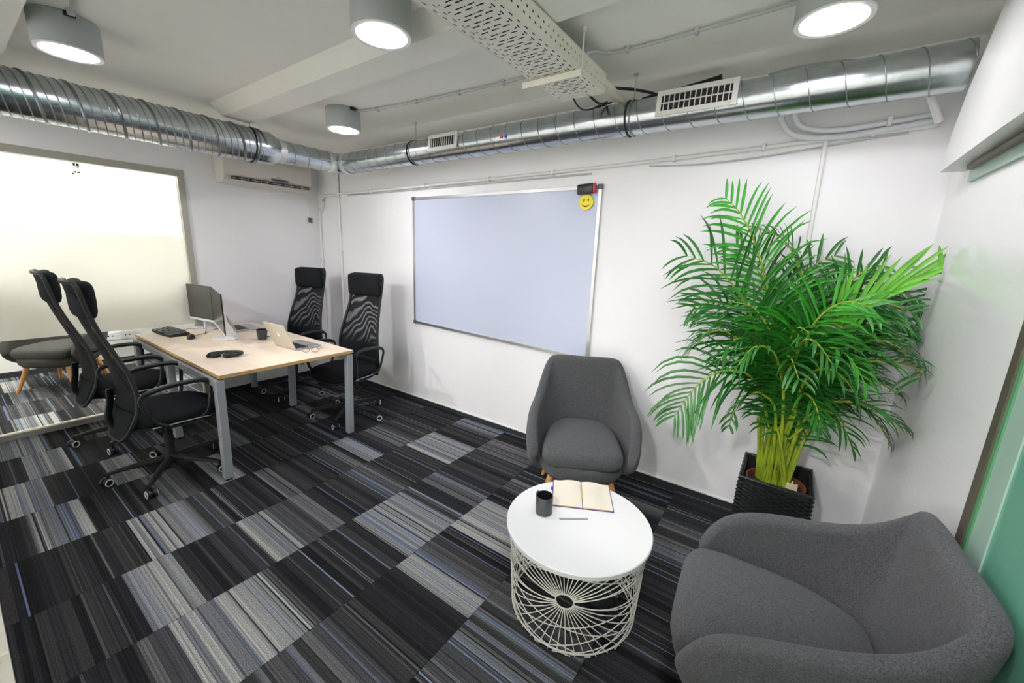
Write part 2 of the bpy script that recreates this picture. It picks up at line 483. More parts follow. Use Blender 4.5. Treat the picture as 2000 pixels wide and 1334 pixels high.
def floor_build():
    fl = MB().box(FX - 0.1, RX + 1.2, FY0 - 0.1, 0.35, -0.08, -0.008).build('floor', M['carpet_base'])
    struct(fl, 'floor of striped grey carpet tiles running on behind the glass')
    DARK = [(0.014, 0.014, 0.016), (0.022, 0.022, 0.024), (0.009, 0.009, 0.010), (0.030, 0.029, 0.029), (0.018, 0.018, 0.020), (0.040, 0.039, 0.040)]
    MID = [(0.060, 0.060, 0.061), (0.085, 0.085, 0.086), (0.045, 0.045, 0.048), (0.03, 0.03, 0.031), (0.10, 0.105, 0.115), (0.07, 0.07, 0.072)]
    LIGHT = [(0.155, 0.157, 0.158), (0.205, 0.208, 0.205), (0.12, 0.125, 0.135), (0.26, 0.26, 0.25), (0.17, 0.18, 0.20), (0.09, 0.09, 0.092)]
    BLUE = [(0.09, 0.125, 0.19), (0.13, 0.165, 0.23), (0.075, 0.10, 0.165)]
    def stripes(rng, tone):
        """tone: list of (width share, family)"""
        out = []; y = 0.0
        L = 0.487
        while y < L - 1e-4:
            t = tone(y / L)
            fam = {'d': DARK, 'm': MID, 'l': LIGHT}[t]
            r = rng.random()
            if r < 0.13:
                w = rng.choice([0.005, 0.007]); c = rng.choice(BLUE)
                if t == 'd' and rng.random() < 0.45: c = rng.choice(DARK)
            elif r < 0.62:
                w = rng.uniform(0.004, 0.009); c = rng.choice(fam + DARK[:2] + MID[:2])
            else:
                w = rng.uniform(0.012, 0.040); c = rng.choice(fam[:5])
            w = min(w, L - y)
            out.append((y, y + w, c)); y += w
        return out
    def tile(x0, y0, st, name='carpet_tile'):
        L = 0.487; g = 0.0009
        me = bpy.data.meshes.new(name)
        vs = []; fs = []; cs = []
        for (a, b, c) in st:
            n = len(vs)
            vs += [(g, a, 0), (L - g, a, 0), (L - g, b, 0), (g, b, 0)]
            fs.append((n, n + 1, n + 2, n + 3)); cs.append(c)
        n = len(vs)
        vs += [(g, g, 0), (L - g, g, 0), (L - g, L - g, 0), (g, L - g, 0), (g, g, -0.008), (L - g, g, -0.008), (L - g, L - g, -0.008), (g, L - g, -0.008)]
        for (a, b) in ((0, 1), (1, 2), (2, 3), (3, 0)):
            fs.append((n + a, n + 4 + a, n + 4 + b, n + b)); cs.append(DARK[0])
        me.from_pydata(vs, [], fs)
        ca = me.color_attributes.new('stripe', 'FLOAT_COLOR', 'CORNER')
        k = 0
        for fi, f in enumerate(fs):
            for _ in f:
                ca.data[k].color = (*cs[fi], 1); k += 1
        me.materials.append(M['carpet'])
        o = bpy.data.objects.new(name, me); COL.objects.link(o); o.parent = fl
        o.location = (x0, y0, 0)
    # lighter patches read off the floor: column start X -> [(y0, y1, tone)]
    G0 = 1.401 - 0.487 * 8
    P = {8: [(-2.68, -2.45, 'l'), (-2.2, -2.0, 'm'), (-1.9, -1.72, 'l')],
         9: [(-2.34, -2.10, 'l'), (-2.10, -1.97, 'm'), (-1.70, -1.55, 'm'), (-1.3, -1.14, 'm'), (-1.1, -0.95, 'l'), (-0.8, -0.6, 'm')],
         10: [(-2.46, -2.27, 'l'), (-1.985, -1.83, 'l'), (-1.83, -1.6, 'm'), (-1.3, -1.1, 'm'), (-0.76, -0.44, 'l'), (-0.2, -0.02, 'm')],
         11: [(-2.55, -2.42, 'm'), (-2.42, -2.05, 'l'), (-1.555, -1.20, 'l'), (-1.05, -0.85, 'm'), (-0.44, -0.2, 'm')],
         12: [(-2.35, -2.0, 'm'), (-1.64, -1.53, 'l'), (-1.53, -1.40, 'm'), (-1.25, -0.93, 'l'), (-0.75, -0.6, 'm'), (-0.3, -0.2, 'm')],
         13: [(-1.9, -1.4, 'm'), (-0.95, -0.7, 'm'), (-0.4, -0.28, 'm')],
         14: [(-2.0, -1.7, 'm'), (-0.75, -0.35, 'm')],
         7: [(-2.75, -2.55, 'l'), (-2.3, -2.12, 'l'), (-1.7, -1.5, 'm'), (-1.0, -0.8, 'm'), (-0.5, -0.35, 'l')],
         6: [(-2.6, -2.4, 'l'), (-2.05, -1.9, 'm'), (-1.35, -1.2, 'm'), (-0.7, -0.5, 'm')],
         5: [(-2.7, -2.45, 'l'), (-2.2, -2.05, 'm'), (-1.6, -1.4, 'l'), (-0.9, -0.75, 'm')]}
    NR = 9
    yt = 0.0 - 0.487 * NR + 0.487 * 0.55
    for i in range(0, 19):
        for j in range(NR):
            x0 = G0 + i * 0.487 - 0.487 * 0; y0 = yt + j * 0.487
            if x0 > RX or x0 + 0.487 < FX: continue
            if x0 >= 0 and y0 + 0.487 < -3.0: continue
            rng = random.Random(i * 131 + j * 17)
            ps = P.get(i)
            if ps is None:
                a = rng.random() * 0.5
                ps = [(y0 + a * 0.487, y0 + (a + rng.uniform(0.3, 0.5)) * 0.487, rng.choice(['l', 'm', 'l', 'm', 'l']))]
            def tone(u, y0=y0, ps=ps):
                y = y0 + u * 0.487
                for (a, b, t) in ps:
                    if a <= y < b: return t
                return 'd'
            tile(x0, y0, stripes(rng, tone))
    return fl
floor_build()

# ceiling with beams
c = MB()
c.prism([(RY - 0.05, H), (-0.24, H), (0.05, H - 0.03), (0.05, H + 0.1), (RY - 0.05, H + 0.1)], 'x', -0.05, RX + 0.05)
struct(c.build('ceiling', M['ceil']))
b = MB().prism([(-1.37, H + 0.01), (-1.285, 2.505), (-1.10, 2.50), (-1.075, H + 0.01)], 'x', 0.98, RX)
struct(b.build('trim_1', M['ceil']), 'shallow ceiling beam running across the room')
b = MB().prism([(RY - 0.02, H + 0.01), (RY - 0.02, 2.50), (-2.35, 2.50), (-2.335, H + 0.01)], 'x', -0.02, RX)
struct(b.build('trim_2', M['ceil']), 'ceiling beam along the glass front')

struct(MB().box(-0.06, RX + 0.06, 0.0, 0.1, -0.01, H + 0.05).build('wall_back', M['wall']))
# left wall with opening y -2.78..-1.285, z 0..2.19
w = MB()
w.box(-0.08, 0, -1.285, 0.0, -0.01, H + 0.05)
w.box(-0.08, 0, RY - 0.05, -1.285, 2.19, H + 0.05)
struct(w.build('wall_left', M['wall']))
# right wall: glossy panel, header, door
struct(MB().box(RX, RX + 0.06, -1.145, 0.0, -0.01, H + 0.05).build('wall_right', M['panel']), 'glossy white wall panel beside the palm')
hb = MB()
hb.prism([(-0.22, 1.965), (-0.27, 2.10), (-0.36, 2.24), (-0.50, 2.38), (-0.66, H), (RY, H), (RY, 1.99), (-0.8, 1.98)], 'x', RX - 0.08, RX - 0.001)
struct(hb.build('trim_3', M['white_trim']), 'white header box above the glazed right wall')
t3 = MB().box(RX - 0.012, RX - 0.0005, RY, -0.33, 1.905, 1.964)
struct(t3.build('trim_4', M['frost_pale']), 'thin pale rail below the white header')
struct(MB().box(RX - 0.03, RX - 0.0005, RY, -0.36, 1.948, 1.966).build('trim_5', M['bronze']), 'dark strip standing in for the shaded groove of the sliding track')  # dark bar put in for the shade of the track recess
# door
dr = MB().box(RX + 0.0, RX + 0.05, RY, -1.24, 0.0, 2.0).build('door_1', M['frost_green'])
struct(dr, 'green frosted glass door leaf at the right edge')
MB().box(RX - 0.012, RX + 0.01, -1.185, -1.145, 0.0, 1.95).build('jamb', M['bronze'], dr)
MB().box(RX - 0.008, RX + 0.01, -1.205, -1.187, 0.0, 1.95).build('glass_edge', M['green_glass_edge'], dr)
MB().box(RX - 0.004, RX + 0.01, -1.30, -1.206, 0.0, 1.95).build('glass_strip', M['frost_pale'], dr)
struct(MB().box(RX + 0.05, RX + 0.1, RY - 0.1, 0.0, -0.01, H + 0.05).build('wall_outer', M['wall']))
# front wall (behind the camera) : solid lower + frame
gf = MB()
for x in (0.0, 1.3, 2.6, 3.9, RX - 0.045):
    gf.box(x, x + 0.045, -2.86, -2.82, 0.0, 2.5)
gf.box(0, RX, -2.86, -2.82, 2.44, 2.5)
gfo = gf.build('window_2', M['frame'])
struct(gfo, 'glazed front of the room toward the corridor')
for x in (0.045, 1.345, 2.645, 3.945):
    MB().box(x, x + 1.25 if x < 3.9 else RX - 0.045, -2.843, -2.837, 0.04, 2.44).build('pane', M['glass'], gfo)
ff = MB().box(0.0, RX, -2.86, -2.797, 0.0, 0.045).build('trim_6', M['rail_cream'])
struct(ff, 'cream metal floor rail of the front glazing')
struct(MB().box(0.0, RX + 0.1, -4.35, -4.25, -0.01, H).build('wall_front', M['wall_far']))
struct(MB().box(0.0, RX + 0.1, -4.3, -2.86, H, H + 0.06).build('ceiling_corridor', M['ceil']))
struct(MB().box(0.0, RX, -2.86, -2.80, 2.5, H + 0.02).build('trim_9', M['ceil']), 'lintel over the front glazing')
struct(MB().box(RX + 0.02, RX + 0.1, -4.3, -2.9, -0.01, H).build('wall_corridor_right', M['wall_far']))
struct(MB().box(-0.03, 0.0, -4.3, -2.86, -0.01, H).build('wall_corridor_left', M['wall_far']))
struct(MB().box(0.0, RX, -4.26, -2.86, -0.008, 0.0).build('floor_corridor', M['corridor']))

# skirting
bb = MB().box(0.0, RX, -0.012, -0.0005, 0.0, 0.042).build('baseboard_back', M['skirting'])
struct(bb)
struct(MB().box(0.0005, 0.012, -1.285, 0, 0.0, 0.042).build('baseboard_left', M['skirting']))
struct(MB().box(RX - 0.012, RX - 0.0005, -1.145, 0, 0.0, 0.042).build('baseboard_right', M['skirting']))
struct(MB().box(0.0, RX, -0.010, -0.0003, 0.042, 0.050).build('trim_7', M['white_trim']), 'thin white bead above the back skirting')

# window_1 : the glass partition
wf = MB()
wf.box(-0.05, 0.012, -1.335, -1.285, 0.0, 2.19)
wf.box(-0.05, 0.012, RY, -1.335, 2.135, 2.19)
wf.box(-0.05, 0.012, RY, -1.335, 0.0, 0.045)
wf.box(-0.05, 0.012, RY, RY + 0.04, 0.0, 2.19)
wfo = wf.build('window_1', M['frame'])
struct(wfo, 'glass partition with beige metal frame and frosted band')
MB().box(-0.024, -0.016, RY + 0.04, -1.335, 0.045, 2.135).build('pane', M['glass'], wfo)
MB().box(-0.0145, -0.0135, RY + 0.04, -1.336, 0.770, 1.596).build('frosted_film', M['film'], wfo)

# room beyond the glass
struct(MB().box(FX - 0.08, FX, FY0, FY1, -0.01, H).build('wall_far', M['wall_far']))
struct(MB().box(FX, -0.08, FY1, FY1 + 0.08, -0.01, H).build('wall_far_back', M['wall_far']))
struct(MB().box(FX, -0.08, FY0 - 0.08, FY0, -0.01, H).build('wall_far_front', M['wall_far']))
struct(MB().box(-0.09, -0.03, FY0, RY - 0.05, -0.01, H).build('wall_far_side', M['wall_far']))
struct(MB().box(FX, -0.05, FY0, FY1, H, H + 0.06).build('ceiling_far', M['ceil']))
struct(MB().box(FX + 0.0005, FX + 0.012, FY0, FY1, 0.0, 0.06).build('baseboard_far', M['skirting']))
struct(MB().box(FX, FX + 0.42, -1.60, FY1, 0.82, H).build('trim_8', M['wall_far']), 'boxed-in column beyond the glass')

# ================================================================== CEILING LAMPS
def lamp(x, y, label, z0=2.44, top=H, group=None, dm='diffuser'):
    t = thing('ceiling_lamp', label, 'lamp', (x, y, top), 0, group)
    zb = z0 - top
    h = MB(); h.lathe([(0.0, 0), (0.121, 0), (0.124, -0.004), (0.124, zb + 0.004), (0.122, zb), (0.112, zb), (0.110, zb + 0.012)], seg=40)
    h.build('housing', M['lamp_body'], t, smooth=True)
    rg = MB(); rg.lathe([(0.110, zb + 0.002), (0.122, zb - 0.001), (0.120, zb - 0.008), (0.104, zb - 0.006), (0.102, zb + 0.002)], seg=40)
    rg.build('rim', M['lamp_ring'], t, smooth=True)
    d = MB(); d.lathe([(0.0, zb - 0.003), (0.101, zb - 0.003), (0.1015, zb + 0.004), (0.0, zb + 0.004)], seg=40)
    d.build('diffuser', M[dm], t)
    k = MB().box(0.095, 0.135, -0.02, 0.02, -0.022, -0.004)
    k.build('cable_entry', M['plastic_matt'], t)
    return t
lamp(1.70, -2.195, 'round surface ceiling lamp at far left above the glass partition', dm='diffuser_left')
lamp(1.76, -0.765, 'small-looking round ceiling lamp farthest back, near the room corner', dm='diffuser_left')
lamp(3.19, -1.50, 'round glowing ceiling lamp between the beam and the perforated cable tray')
lamp(4.74, -0.71, 'round glowing ceiling lamp above the palm at the right', dm='diffuser_right')
lamp(4.74, -2.19, 'round ceiling lamp overhead out of the frame', dm='diffuser_over')
for (x, y, lb) in ((-1.55, -3.2, 'round ceiling lamp beyond the glass, farthest from the column'), (-1.55, -1.9, 'round ceiling lamp beyond the glass, above the taupe armchair'), (-1.2, -0.6, 'round ceiling lamp beyond the glass, beside the boxed-in column')):
    lamp(x, y, lb, dm='diffuser_warm')
for (x, lb) in ((0.9, 'added fill lamp in the unseen corridor, left one'), (2.6, 'added fill lamp in the unseen corridor, middle one'), (4.3, 'added fill lamp in the unseen corridor, right one')):
    lamp(x, -3.55, lb, dm='diffuser_fill')  # unseen lamps added behind the camera to lift the ceiling and walls

# ================================================================== DUCTS
DZ = 2.348
def duct_y(x, y0, y1, r, name, label, pitch_, ribr, nring):
    t = thing(name, label, 'duct', (x, y0, DZ))
    L = y1 - y0
    MB().cyl((0, 0, 0), (0, L, 0), r, seg=48).build('pipe', M['galv'], t, smooth=True)
    n = int(L / pitch_); pts = []
    for i in range(n * 28 + 1):
        a = -2 * PI * i / 28; pts.append((r * math.cos(a), L * i / (n * 28), r * math.sin(a)))
    if nring == 0: MB().tube(pts, ribr, seg=6).build('spiral_seam', M['galv_dark'], t, smooth=True)
    for q in range(nring):       # multi-start ribs: one broad dark band, the others thin
        ph = 2 * PI * q / nring
        pp = [(r * math.cos(-2 * PI * i / 28 + ph), L * i / (n * 28), r * math.sin(-2 * PI * i / 28 + ph)) for i in range(n * 28 + 1)]
        if q == 0: MB().tube(pp, 0.0095, seg=6).build('spiral_seam', M['galv_band'], t, smooth=True)
        else: MB().tube(pp, 0.0036, seg=6).build('spiral_seam', M['galv_dark'], t, smooth=True)
    return t
def duct_x(y, x0, x1, r, name, label, pitch_, ribr):
    t = thing(name, label, 'duct', (x0, y, DZ))
    L = x1 - x0
    MB().cyl((0, 0, 0), (L, 0, 0), r, seg=48).build('pipe', M['galv'], t, smooth=True)
    n = int(L / pitch_); pts = []
    for i in range(n * 28 + 1):
        a = 2 * PI * i / 28 + PI; pts.append((L * i / (n * 28), r * math.cos(a), r * math.sin(a)))
    MB().tube(pts, ribr, seg=6).build('spiral_seam', M['galv_dark'], t, smooth=True)
    return t
DR = 0.090
d1 = duct_y(0.955, -2.79, -1.02, 0.128, 'spiral_air_duct', 'wide ribbed galvanised duct along the left side of the ceiling', 0.168, 0.0045, 4)
cone = MB(); cone.lathe([(0.128, 0.0), (0.129, 0.06), (0.112, 0.10), (0.092, 0.14), (0.0925, 0.22)], seg=48)
T = Matrix.Translation((0, 1.77, 0)) @ Matrix.Rotation(-PI / 2, 4, 'X')
cone.v = [T @ p for p in cone.v]
cone.build('reducer', M['galv'], d1, smooth=True)
tp = MB()
for (yy, rr, w_) in ((1.885, 0.099, 0.035), (1.925, 0.0945, 0.045)):
    pts = []
    R = [[Vector(((rr + random.uniform(-.0015, .003)) * math.cos(2 * PI * k / 40), yy + s * w_ / 2 + random.uniform(-.004, .004), (rr + random.uniform(-.0015, .003)) * math.sin(2 * PI * k / 40))) for k in range(40)] for s in (-1, -.3, .3, 1)]
    tp.loft(R, caps=False)
tp.build('foil_tape', M['tape'], d1, smooth=True)
d2 = duct_y(0.955, -0.90, -0.42, DR, 'spiral_air_duct', 'narrower galvanised duct piece leading into the corner elbow', 0.115, 0.0028, 0)
d3 = duct_x(-0.285, 1.09, RX - 0.081, DR, 'spiral_air_duct', 'long galvanised spiral duct along the back wall', 0.128, 0.0028)
# elbow
el = thing('duct_elbow', 'mitred galvanised duct elbow wrapped in tape in the corner', 'duct', (0.955, -0.285, DZ))
def ell(pts, r, nm, m_):
    MB().tube(pts, r, seg=40).build(nm, m_, el, smooth=True)
ell([(0, -0.14, 0), (0, -0.09, 0), (0.012, -0.045, 0), (0.045, -0.012, 0), (0.09, 0, 0), (0.14, 0, 0)], DR + 0.0015, 'bend', M['galv'])
ell([(0, -0.16, 0), (0, -0.12, 0)], DR + 0.004, 'foil_tape', M['tape'])
ell([(0.10, 0, 0), (0.15, 0, 0)], DR + 0.004, 'foil_tape', M['tape'])

def clamp(loc, axis, r, label, rod_top=H):
    t = thing('pipe_clamp', label, 'clamp', loc)
    for off in (-0.012, 0.012):
        pts = []
        for k in range(40):
            a = 2 * PI * k / 40
            pts.append((off, r * math.cos(a), r * math.sin(a)) if axis == 'x' else (r * math.cos(a), off, r * math.sin(a)))
        MB().tube(pts, 0.0055, seg=6, closed=True).build('band', M['black_rubber'] if off < 0 else M['galv_dark'], t, smooth=True)
    MB().cyl((0, 0, r), (0, 0, rod_top - loc[2] - 0.002), 0.004, seg=8).build('threaded_rod', M['alu'], t, smooth=True)
    MB().cyl((0, 0, rod_top - loc[2] - 0.012), (0, 0, rod_top - loc[2] - 0.001), 0.014, seg=12).build('ceiling_plate', M['alu'], t)
    return t
clamp((0.955, -1.085, DZ), 'y', 0.131, 'black banded hanger clamp on the left duct')
clamp((2.03, -0.285, DZ), 'x', DR + 0.002, 'black banded hanger clamp left of the small duct grille')
clamp((3.86, -0.285, DZ), 'x', DR + 0.002, 'black banded hanger clamp below the end of the cable tray')

def grille(parent, xc, wd, ht, nslat):
    """side-mounted register on the +room side of the back duct (faces -Y and slightly down)"""
    g = bpy.data.objects.new('vent_grille', None); COL.objects.link(g); g.parent = parent
    g.empty_display_size = 0.02
    base = thing  # noqa
    COL.objects.unlink(g); bpy.data.objects.remove(g)
    ang = math.radians(-6)
    T = Matrix.Translation((xc, -DR - 0.004, 0.02)) @ Matrix.Rotation(ang, 4, 'X')
    f = MB(); bw = 0.024
    f.box(-wd / 2, wd / 2, -0.006, 0.004, ht / 2 - bw, ht / 2, T)
    f.box(-wd / 2, wd / 2, -0.006, 0.004, -ht / 2, -ht / 2 + bw, T)
    f.box(-wd / 2, -wd / 2 + bw, -0.006, 0.004, -ht / 2 + bw, ht / 2 - bw, T)
    f.box(wd / 2 - bw, wd / 2, -0.006, 0.004, -ht / 2 + bw, ht / 2 - bw, T)
    f.box(-wd / 2 + 0.01, wd / 2 - 0.01, 0.004, 0.05, ht / 2 - bw - 0.004, ht / 2 - bw, T)
    f.box(-wd / 2 + 0.01, wd / 2 - 0.01, 0.004, 0.05, -ht / 2 + bw, -ht / 2 + bw + 0.004, T)
    fo = f.build('grille_frame', M['grille'], parent)
    MB().box(-wd / 2 + 0.012, wd / 2 - 0.012, 0.001, 0.0025, -ht / 2 + 0.012, ht / 2 - 0.012, T).build('grille_throat', M['dark'], fo)
    x0 = -wd / 2 + bw; x1 = wd / 2 - bw
    for k in range(nslat):
        x = x0 + (k + 0.5) * (x1 - x0) / nslat
        MB().box(x - 0.0022, x + 0.0022, -0.005, 0.0005, -ht / 2 + bw, ht / 2 - bw, T).build('slat', M['grille'], fo)
    if nslat > 11:
        MB().box(x0, x1, -0.003, 0.0003, -0.003, 0.003, T).build('crossbar', M['grille'], fo)
    for (sx, sz) in ((-1, -1), (1, -1), (-1, 1), (1, 1)):
        sc = MB(); sc.cyl(T @ Vector((sx * (wd / 2 - 0.03), -0.0085, sz * (ht / 2 - 0.011))), T @ Vector((sx * (wd / 2 - 0.03), -0.005, sz * (ht / 2 - 0.011))), 0.004, seg=8)
        sc.build('screw', M['alu'], fo)
grille(d3, 2.43 - 1.09, 0.30, 0.115, 11)
grille(d3, 4.215 - 1.09, 0.385, 0.125, 13)
# two little coloured magnets on the duct
for (x, m_, nm, lb) in ((2.985, 'red', 'red', 'small red dot stuck on the back duct'), (3.02, 'blue', 'blue', 'small blue dot stuck on the back duct')):
    mg = MB().cyl((x, -0.285 - DR * 0.99, DZ - 0.012), (x, -0.285 - DR * 0.99 - 0.006, DZ - 0.013), 0.0105, seg=16).build('duct_magnet', M[m_])
    tag(mg, lb, 'magnet')

# ================================================================== CABLE TRAY
TX0, TX1, TZ, TY1, TY0 = 3.545, 3.80, 2.405, -0.56, -2.60
tray = thing('cable_tray', 'cream perforated cable tray hanging under the ceiling', 'cable tray', (0, 0, 0))
def perf_bottom():
    m_ = MB(); W_ = TX1 - TX0
    step = 0.05
    y = TY1; k = 0
    def row(ya, yb, holes):
        xs = [TX0] + sorted([h for hh in holes for h in (TX0 + hh[0], TX0 + hh[1])]) + [TX1]
        for i in range(0, len(xs), 2):
            m_.add([(xs[i], ya, TZ), (xs[i + 1], ya, TZ), (xs[i + 1], yb, TZ), (xs[i], yb, TZ)], [(0, 1, 2, 3)])
    edge_a = [(0.012, 0.017), (W_ - 0.017, W_ - 0.012)]
    edge_b = [(0.034, 0.039), (W_ - 0.039, W_ - 0.034)]
    while y > TY0:
        # period 0.05: [edge slot A 0.024][gap .003][mid slots .005][..][edge slot B]
        cols1 = [(0.060, 0.094), (0.112, 0.146), (0.164, 0.198)]
        cols2 = [(0.048, 0.058), (0.084, 0.118), (0.1255, 0.1305), (0.138, 0.172), (0.198, 0.210)]
        segs = [(0.003, []), (0.006, edge_a), (0.006, edge_a + cols1), (0.0095, edge_a), (0.0015, []), (0.003, edge_b),
                (0.006, edge_b + cols2), (0.013, edge_b), (0.0035, [])]
        for (h, holes) in segs:
            row(y, y - h, holes); y -= h
    return m_, y
pb, yend = perf_bottom()
o_ = pb.build('base_plate', M['tray'], tray); o_['kind'] = 'stuff'
del o_['kind']
def perf_side(x):
    m_ = MB(); Z0, Z1 = TZ, TZ + 0.088; y = TY1; k = 0
    def row(ya, yb, holes):
        zs = [Z0] + sorted([h for hh in holes for h in (Z0 + hh[0], Z0 + hh[1])]) + [Z1]
        for i in range(0, len(zs), 2):
            m_.add([(x, ya, zs[i]), (x, ya, zs[i + 1]), (x, yb, zs[i + 1]), (x, yb, zs[i])], [(0, 1, 2, 3)])
    while y > yend + 0.01:
        row(y, y - 0.010, []); y -= 0.010
        row(y, y - 0.010, [(0.026, 0.034)] if k % 2 == 0 else [(0.055, 0.063)]); y -= 0.010
        k += 1
    row(y, yend, [])
    return m_
for x in (TX0, TX1):
    perf_side(x).build('side_plate', M['tray'], tray)
fl_ = MB()
for x in (TX0, TX1):
    fl_.box(x - 0.0015, x + 0.0015, TY0, TY1, TZ + 0.086, TZ + 0.09)
fl_.box(TX0 - 0.001, TX0 + 0.0035, TY0, TY1, TZ - 0.0012, TZ + 0.0035)
fl_.box(TX1 - 0.0035, TX1 + 0.001, TY0, TY1, TZ - 0.0012, TZ + 0.0035)
fl_.build('edge_fold', M['tray'], tray)
# bracket under the tray
for yy in (-0.865, -1.95):
    br = MB(); br.box(TX0 - 0.05, TX1 + 0.02, yy - 0.02, yy + 0.02, TZ - 0.016, TZ - 0.002)
    br.box(TX0 - 0.05, TX1 + 0.02, yy - 0.022, yy - 0.018, TZ - 0.030, TZ - 0.002)
    bo = br.build('bracket', M['tray'], tray)
    for x in (TX1 + 0.012, TX0 - 0.035):
        MB().cyl((x, yy, TZ - 0.03), (x, yy, H - 0.02), 0.0045, seg=8).build('threaded_rod', M['tray'], bo, smooth=True)
        MB().cyl((x, yy, H - 0.02), (x, yy, H - 0.001), 0.013, seg=12).build('ceiling_plate', M['tray'], bo)
# cables in the tray, extra ones added so its holes look dark
for k, (x, r) in enumerate(((3.572, 0.013), (3.606, 0.015), (3.642, 0.016), (3.678, 0.015), (3.712, 0.014), (3.746, 0.015), (3.776, 0.012))):
    pts = catmull([(x + random.uniform(-.005, .005), TY0 + 0.02 + i * 0.33, TZ + 0.02 + r + random.uniform(0, .008)) for i in range(7)], 5)
    pts[-1].y = TY1 - 0.02
    o_ = MB().tube(pts, r, seg=8).build('tray_fill_cable', M['black_rubber'], None, smooth=True)
    tag(o_, 'black cable in the perforated tray, bundle filled up to darken its holes', 'cable', 'black cables lying in the cable tray')
# cream channel from tray to duct and dark cables spilling
ch = MB().box(3.775, 3.815, -0.60, -0.16, TZ + 0.03, TZ + 0.055)
tag(ch.build('cable_channel', M['tray']), 'narrow cream channel joining tray end and back wall', 'channel')
for k, (pp, r, lb) in enumerate((
        ([(3.76, -0.60, 2.44), (3.78, -0.45, 2.47), (3.84, -0.30, 2.50), (3.93, -0.18, 2.50), (4.02, -0.07, 2.47)], 0.008, 'black cable curling from the tray end over the duct'),
        ([(3.70, -0.58, 2.42), (3.72, -0.46, 2.40), (3.72, -0.36, 2.43), (3.66, -0.25, 2.47), (3.40, -0.05, 2.50)], 0.006, 'thin black cable dropping from the tray toward the duct'),
        ([(3.62, -0.59, 2.415), (3.64, -0.50, 2.37), (3.69, -0.40, 2.40), (3.73, -0.30, 2.45)], 0.004, 'thinnest dark cable hanging below the tray end'))):
    o_ = MB().tube(catmull(pp, 6), r, seg=8).build('loose_cable', M['black_rubber'], None, smooth=True)
    tag(o_, lb, 'cable')
# black hose above the duct, right of the tray
hs = MB().tube(catmull([(3.85, -0.13, 2.500), (4.05, -0.13, 2.507), (4.20, -0.13, 2.513), (4.28, -0.13, 2.517)], 8), [0.005 + 0.027 * (i / 24) ** 0.8 for i in range(25)], seg=14)
tag(hs.build('insulated_hose', M['black_rubber'], None, smooth=True), 'thick black insulated hose lying above the back duct', 'hose')
hs2 = MB().tube(catmull([(4.50, -0.12, 2.49), (4.62, -0.12, 2.50), (4.80, -0.12, 2.49), (4.95, -0.12, 2.46)], 6), 0.022, seg=14)
tag(hs2.build('foil_hose', M['galv'], None, smooth=True), 'silver foil hose lying above the duct behind the large grille', 'hose')

# ================================================================== CONDUITS AND CABLES
def conduit(pts, r, label, m_='conduit', clips=(), name='conduit', n=5, clipm='conduit'):
    t = thing(name, label, 'conduit', pts[0])
    o0 = Vector(pts[0])
    P_ = [Vector(p) - o0 for p in pts]
    MB().tube(catmull(P_, n) if len(P_) > 2 else P_, r, seg=10).build('pipe', M[m_], t, smooth=True)
    for (cx_, cy_, cz_, ax) in clips:
        c_ = Vector((cx_, cy_, cz_)) - o0; s = r + 0.006
        k = MB()
        if ax == 'x': k.rbox(c_.x - 0.009, c_.x + 0.009, c_.y - s, c_.y + s, c_.z - s, c_.z + s, 0.003, 2)
        else: k.rbox(c_.x - s, c_.x + s, c_.y - s, c_.y + s, c_.z - 0.009, c_.z + 0.009, 0.003, 2)
        k.build('clip', M[clipm], t)
    return t
# horizontal main pipe on back wall
hp = [(0.20, 2.135), (0.5, 2.135), (1.2, 2.135), (2.0, 2.14), (2.9, 2.150), (3.6, 2.160), (4.3, 2.175), (4.75, 2.19), (5.19, 2.205)]
conduit([(x, -0.016, z) for x, z in hp], 0.012, 'long white conduit running along the back wall under the duct',
        clips=[(1.05, -0.016, 2.135, 'x'), (1.85, -0.016, 2.14, 'x'), (2.6, -0.016, 2.146, 'x'), (3.2, -0.016, 2.155, 'x'), (4.05, -0.016, 2.168, 'x'), (4.52, -0.016, 2.182, 'x'), (4.97, -0.016, 2.198, 'x')])
conduit([(0.62, -0.009, 2.115), (1.6, -0.009, 2.117), (2.6, -0.009, 2.120), (3.5, -0.009, 2.125)], 0.006, 'thin grey cable below the long wall conduit', 'conduit_grey')
conduit([(3.9, -0.01, 2.14), (4.2, -0.012, 2.125), (4.5, -0.012, 2.135), (4.8, -0.012, 2.16), (5.1, -0.012, 2.185)], 0.004, 'slack grey wire sagging under the wall conduit', 'conduit_grey')
conduit([(0.9, -0.012, 2.525), (2.4, -0.012, 2.52), (3.7, -0.012, 2.52)], 0.008, 'thin conduit high on the wall behind the duct', 'conduit_grey')
# verticals
conduit([(0.048, -0.016, 2.06), (0.048, -0.016, 0.05)], 0.011, 'thin white conduit running down the room corner', clips=[(0.048, -0.016, 1.75, 'z'), (0.048, -0.016, 1.05, 'z'), (0.048, -0.016, 1.4, 'z')])
conduit([(0.448, -0.018, 2.50), (0.448, -0.018, 0.05)], 0.015, 'thick white conduit dropping down beside the whiteboard chair', clips=[(0.448, -0.018, 2.1, 'z'), (0.448, -0.018, 1.52, 'z')])
conduit([(4.79, -0.016, 2.24), (4.80, -0.016, 1.5), (4.82, -0.016, 0.05)], 0.011, 'white conduit dropping behind the palm', clips=[(4.79, -0.016, 2.235, 'z')])
conduit([(0.448, -0.02, 2.13), (0.30, -0.02, 2.13), (0.16, -0.02, 2.115), (0.11, -0.02, 2.07), (0.11, -0.02, 1.99), (0.07, -0.02, 1.96)], 0.014, 'curved white conduit bend at the room corner', n=4)
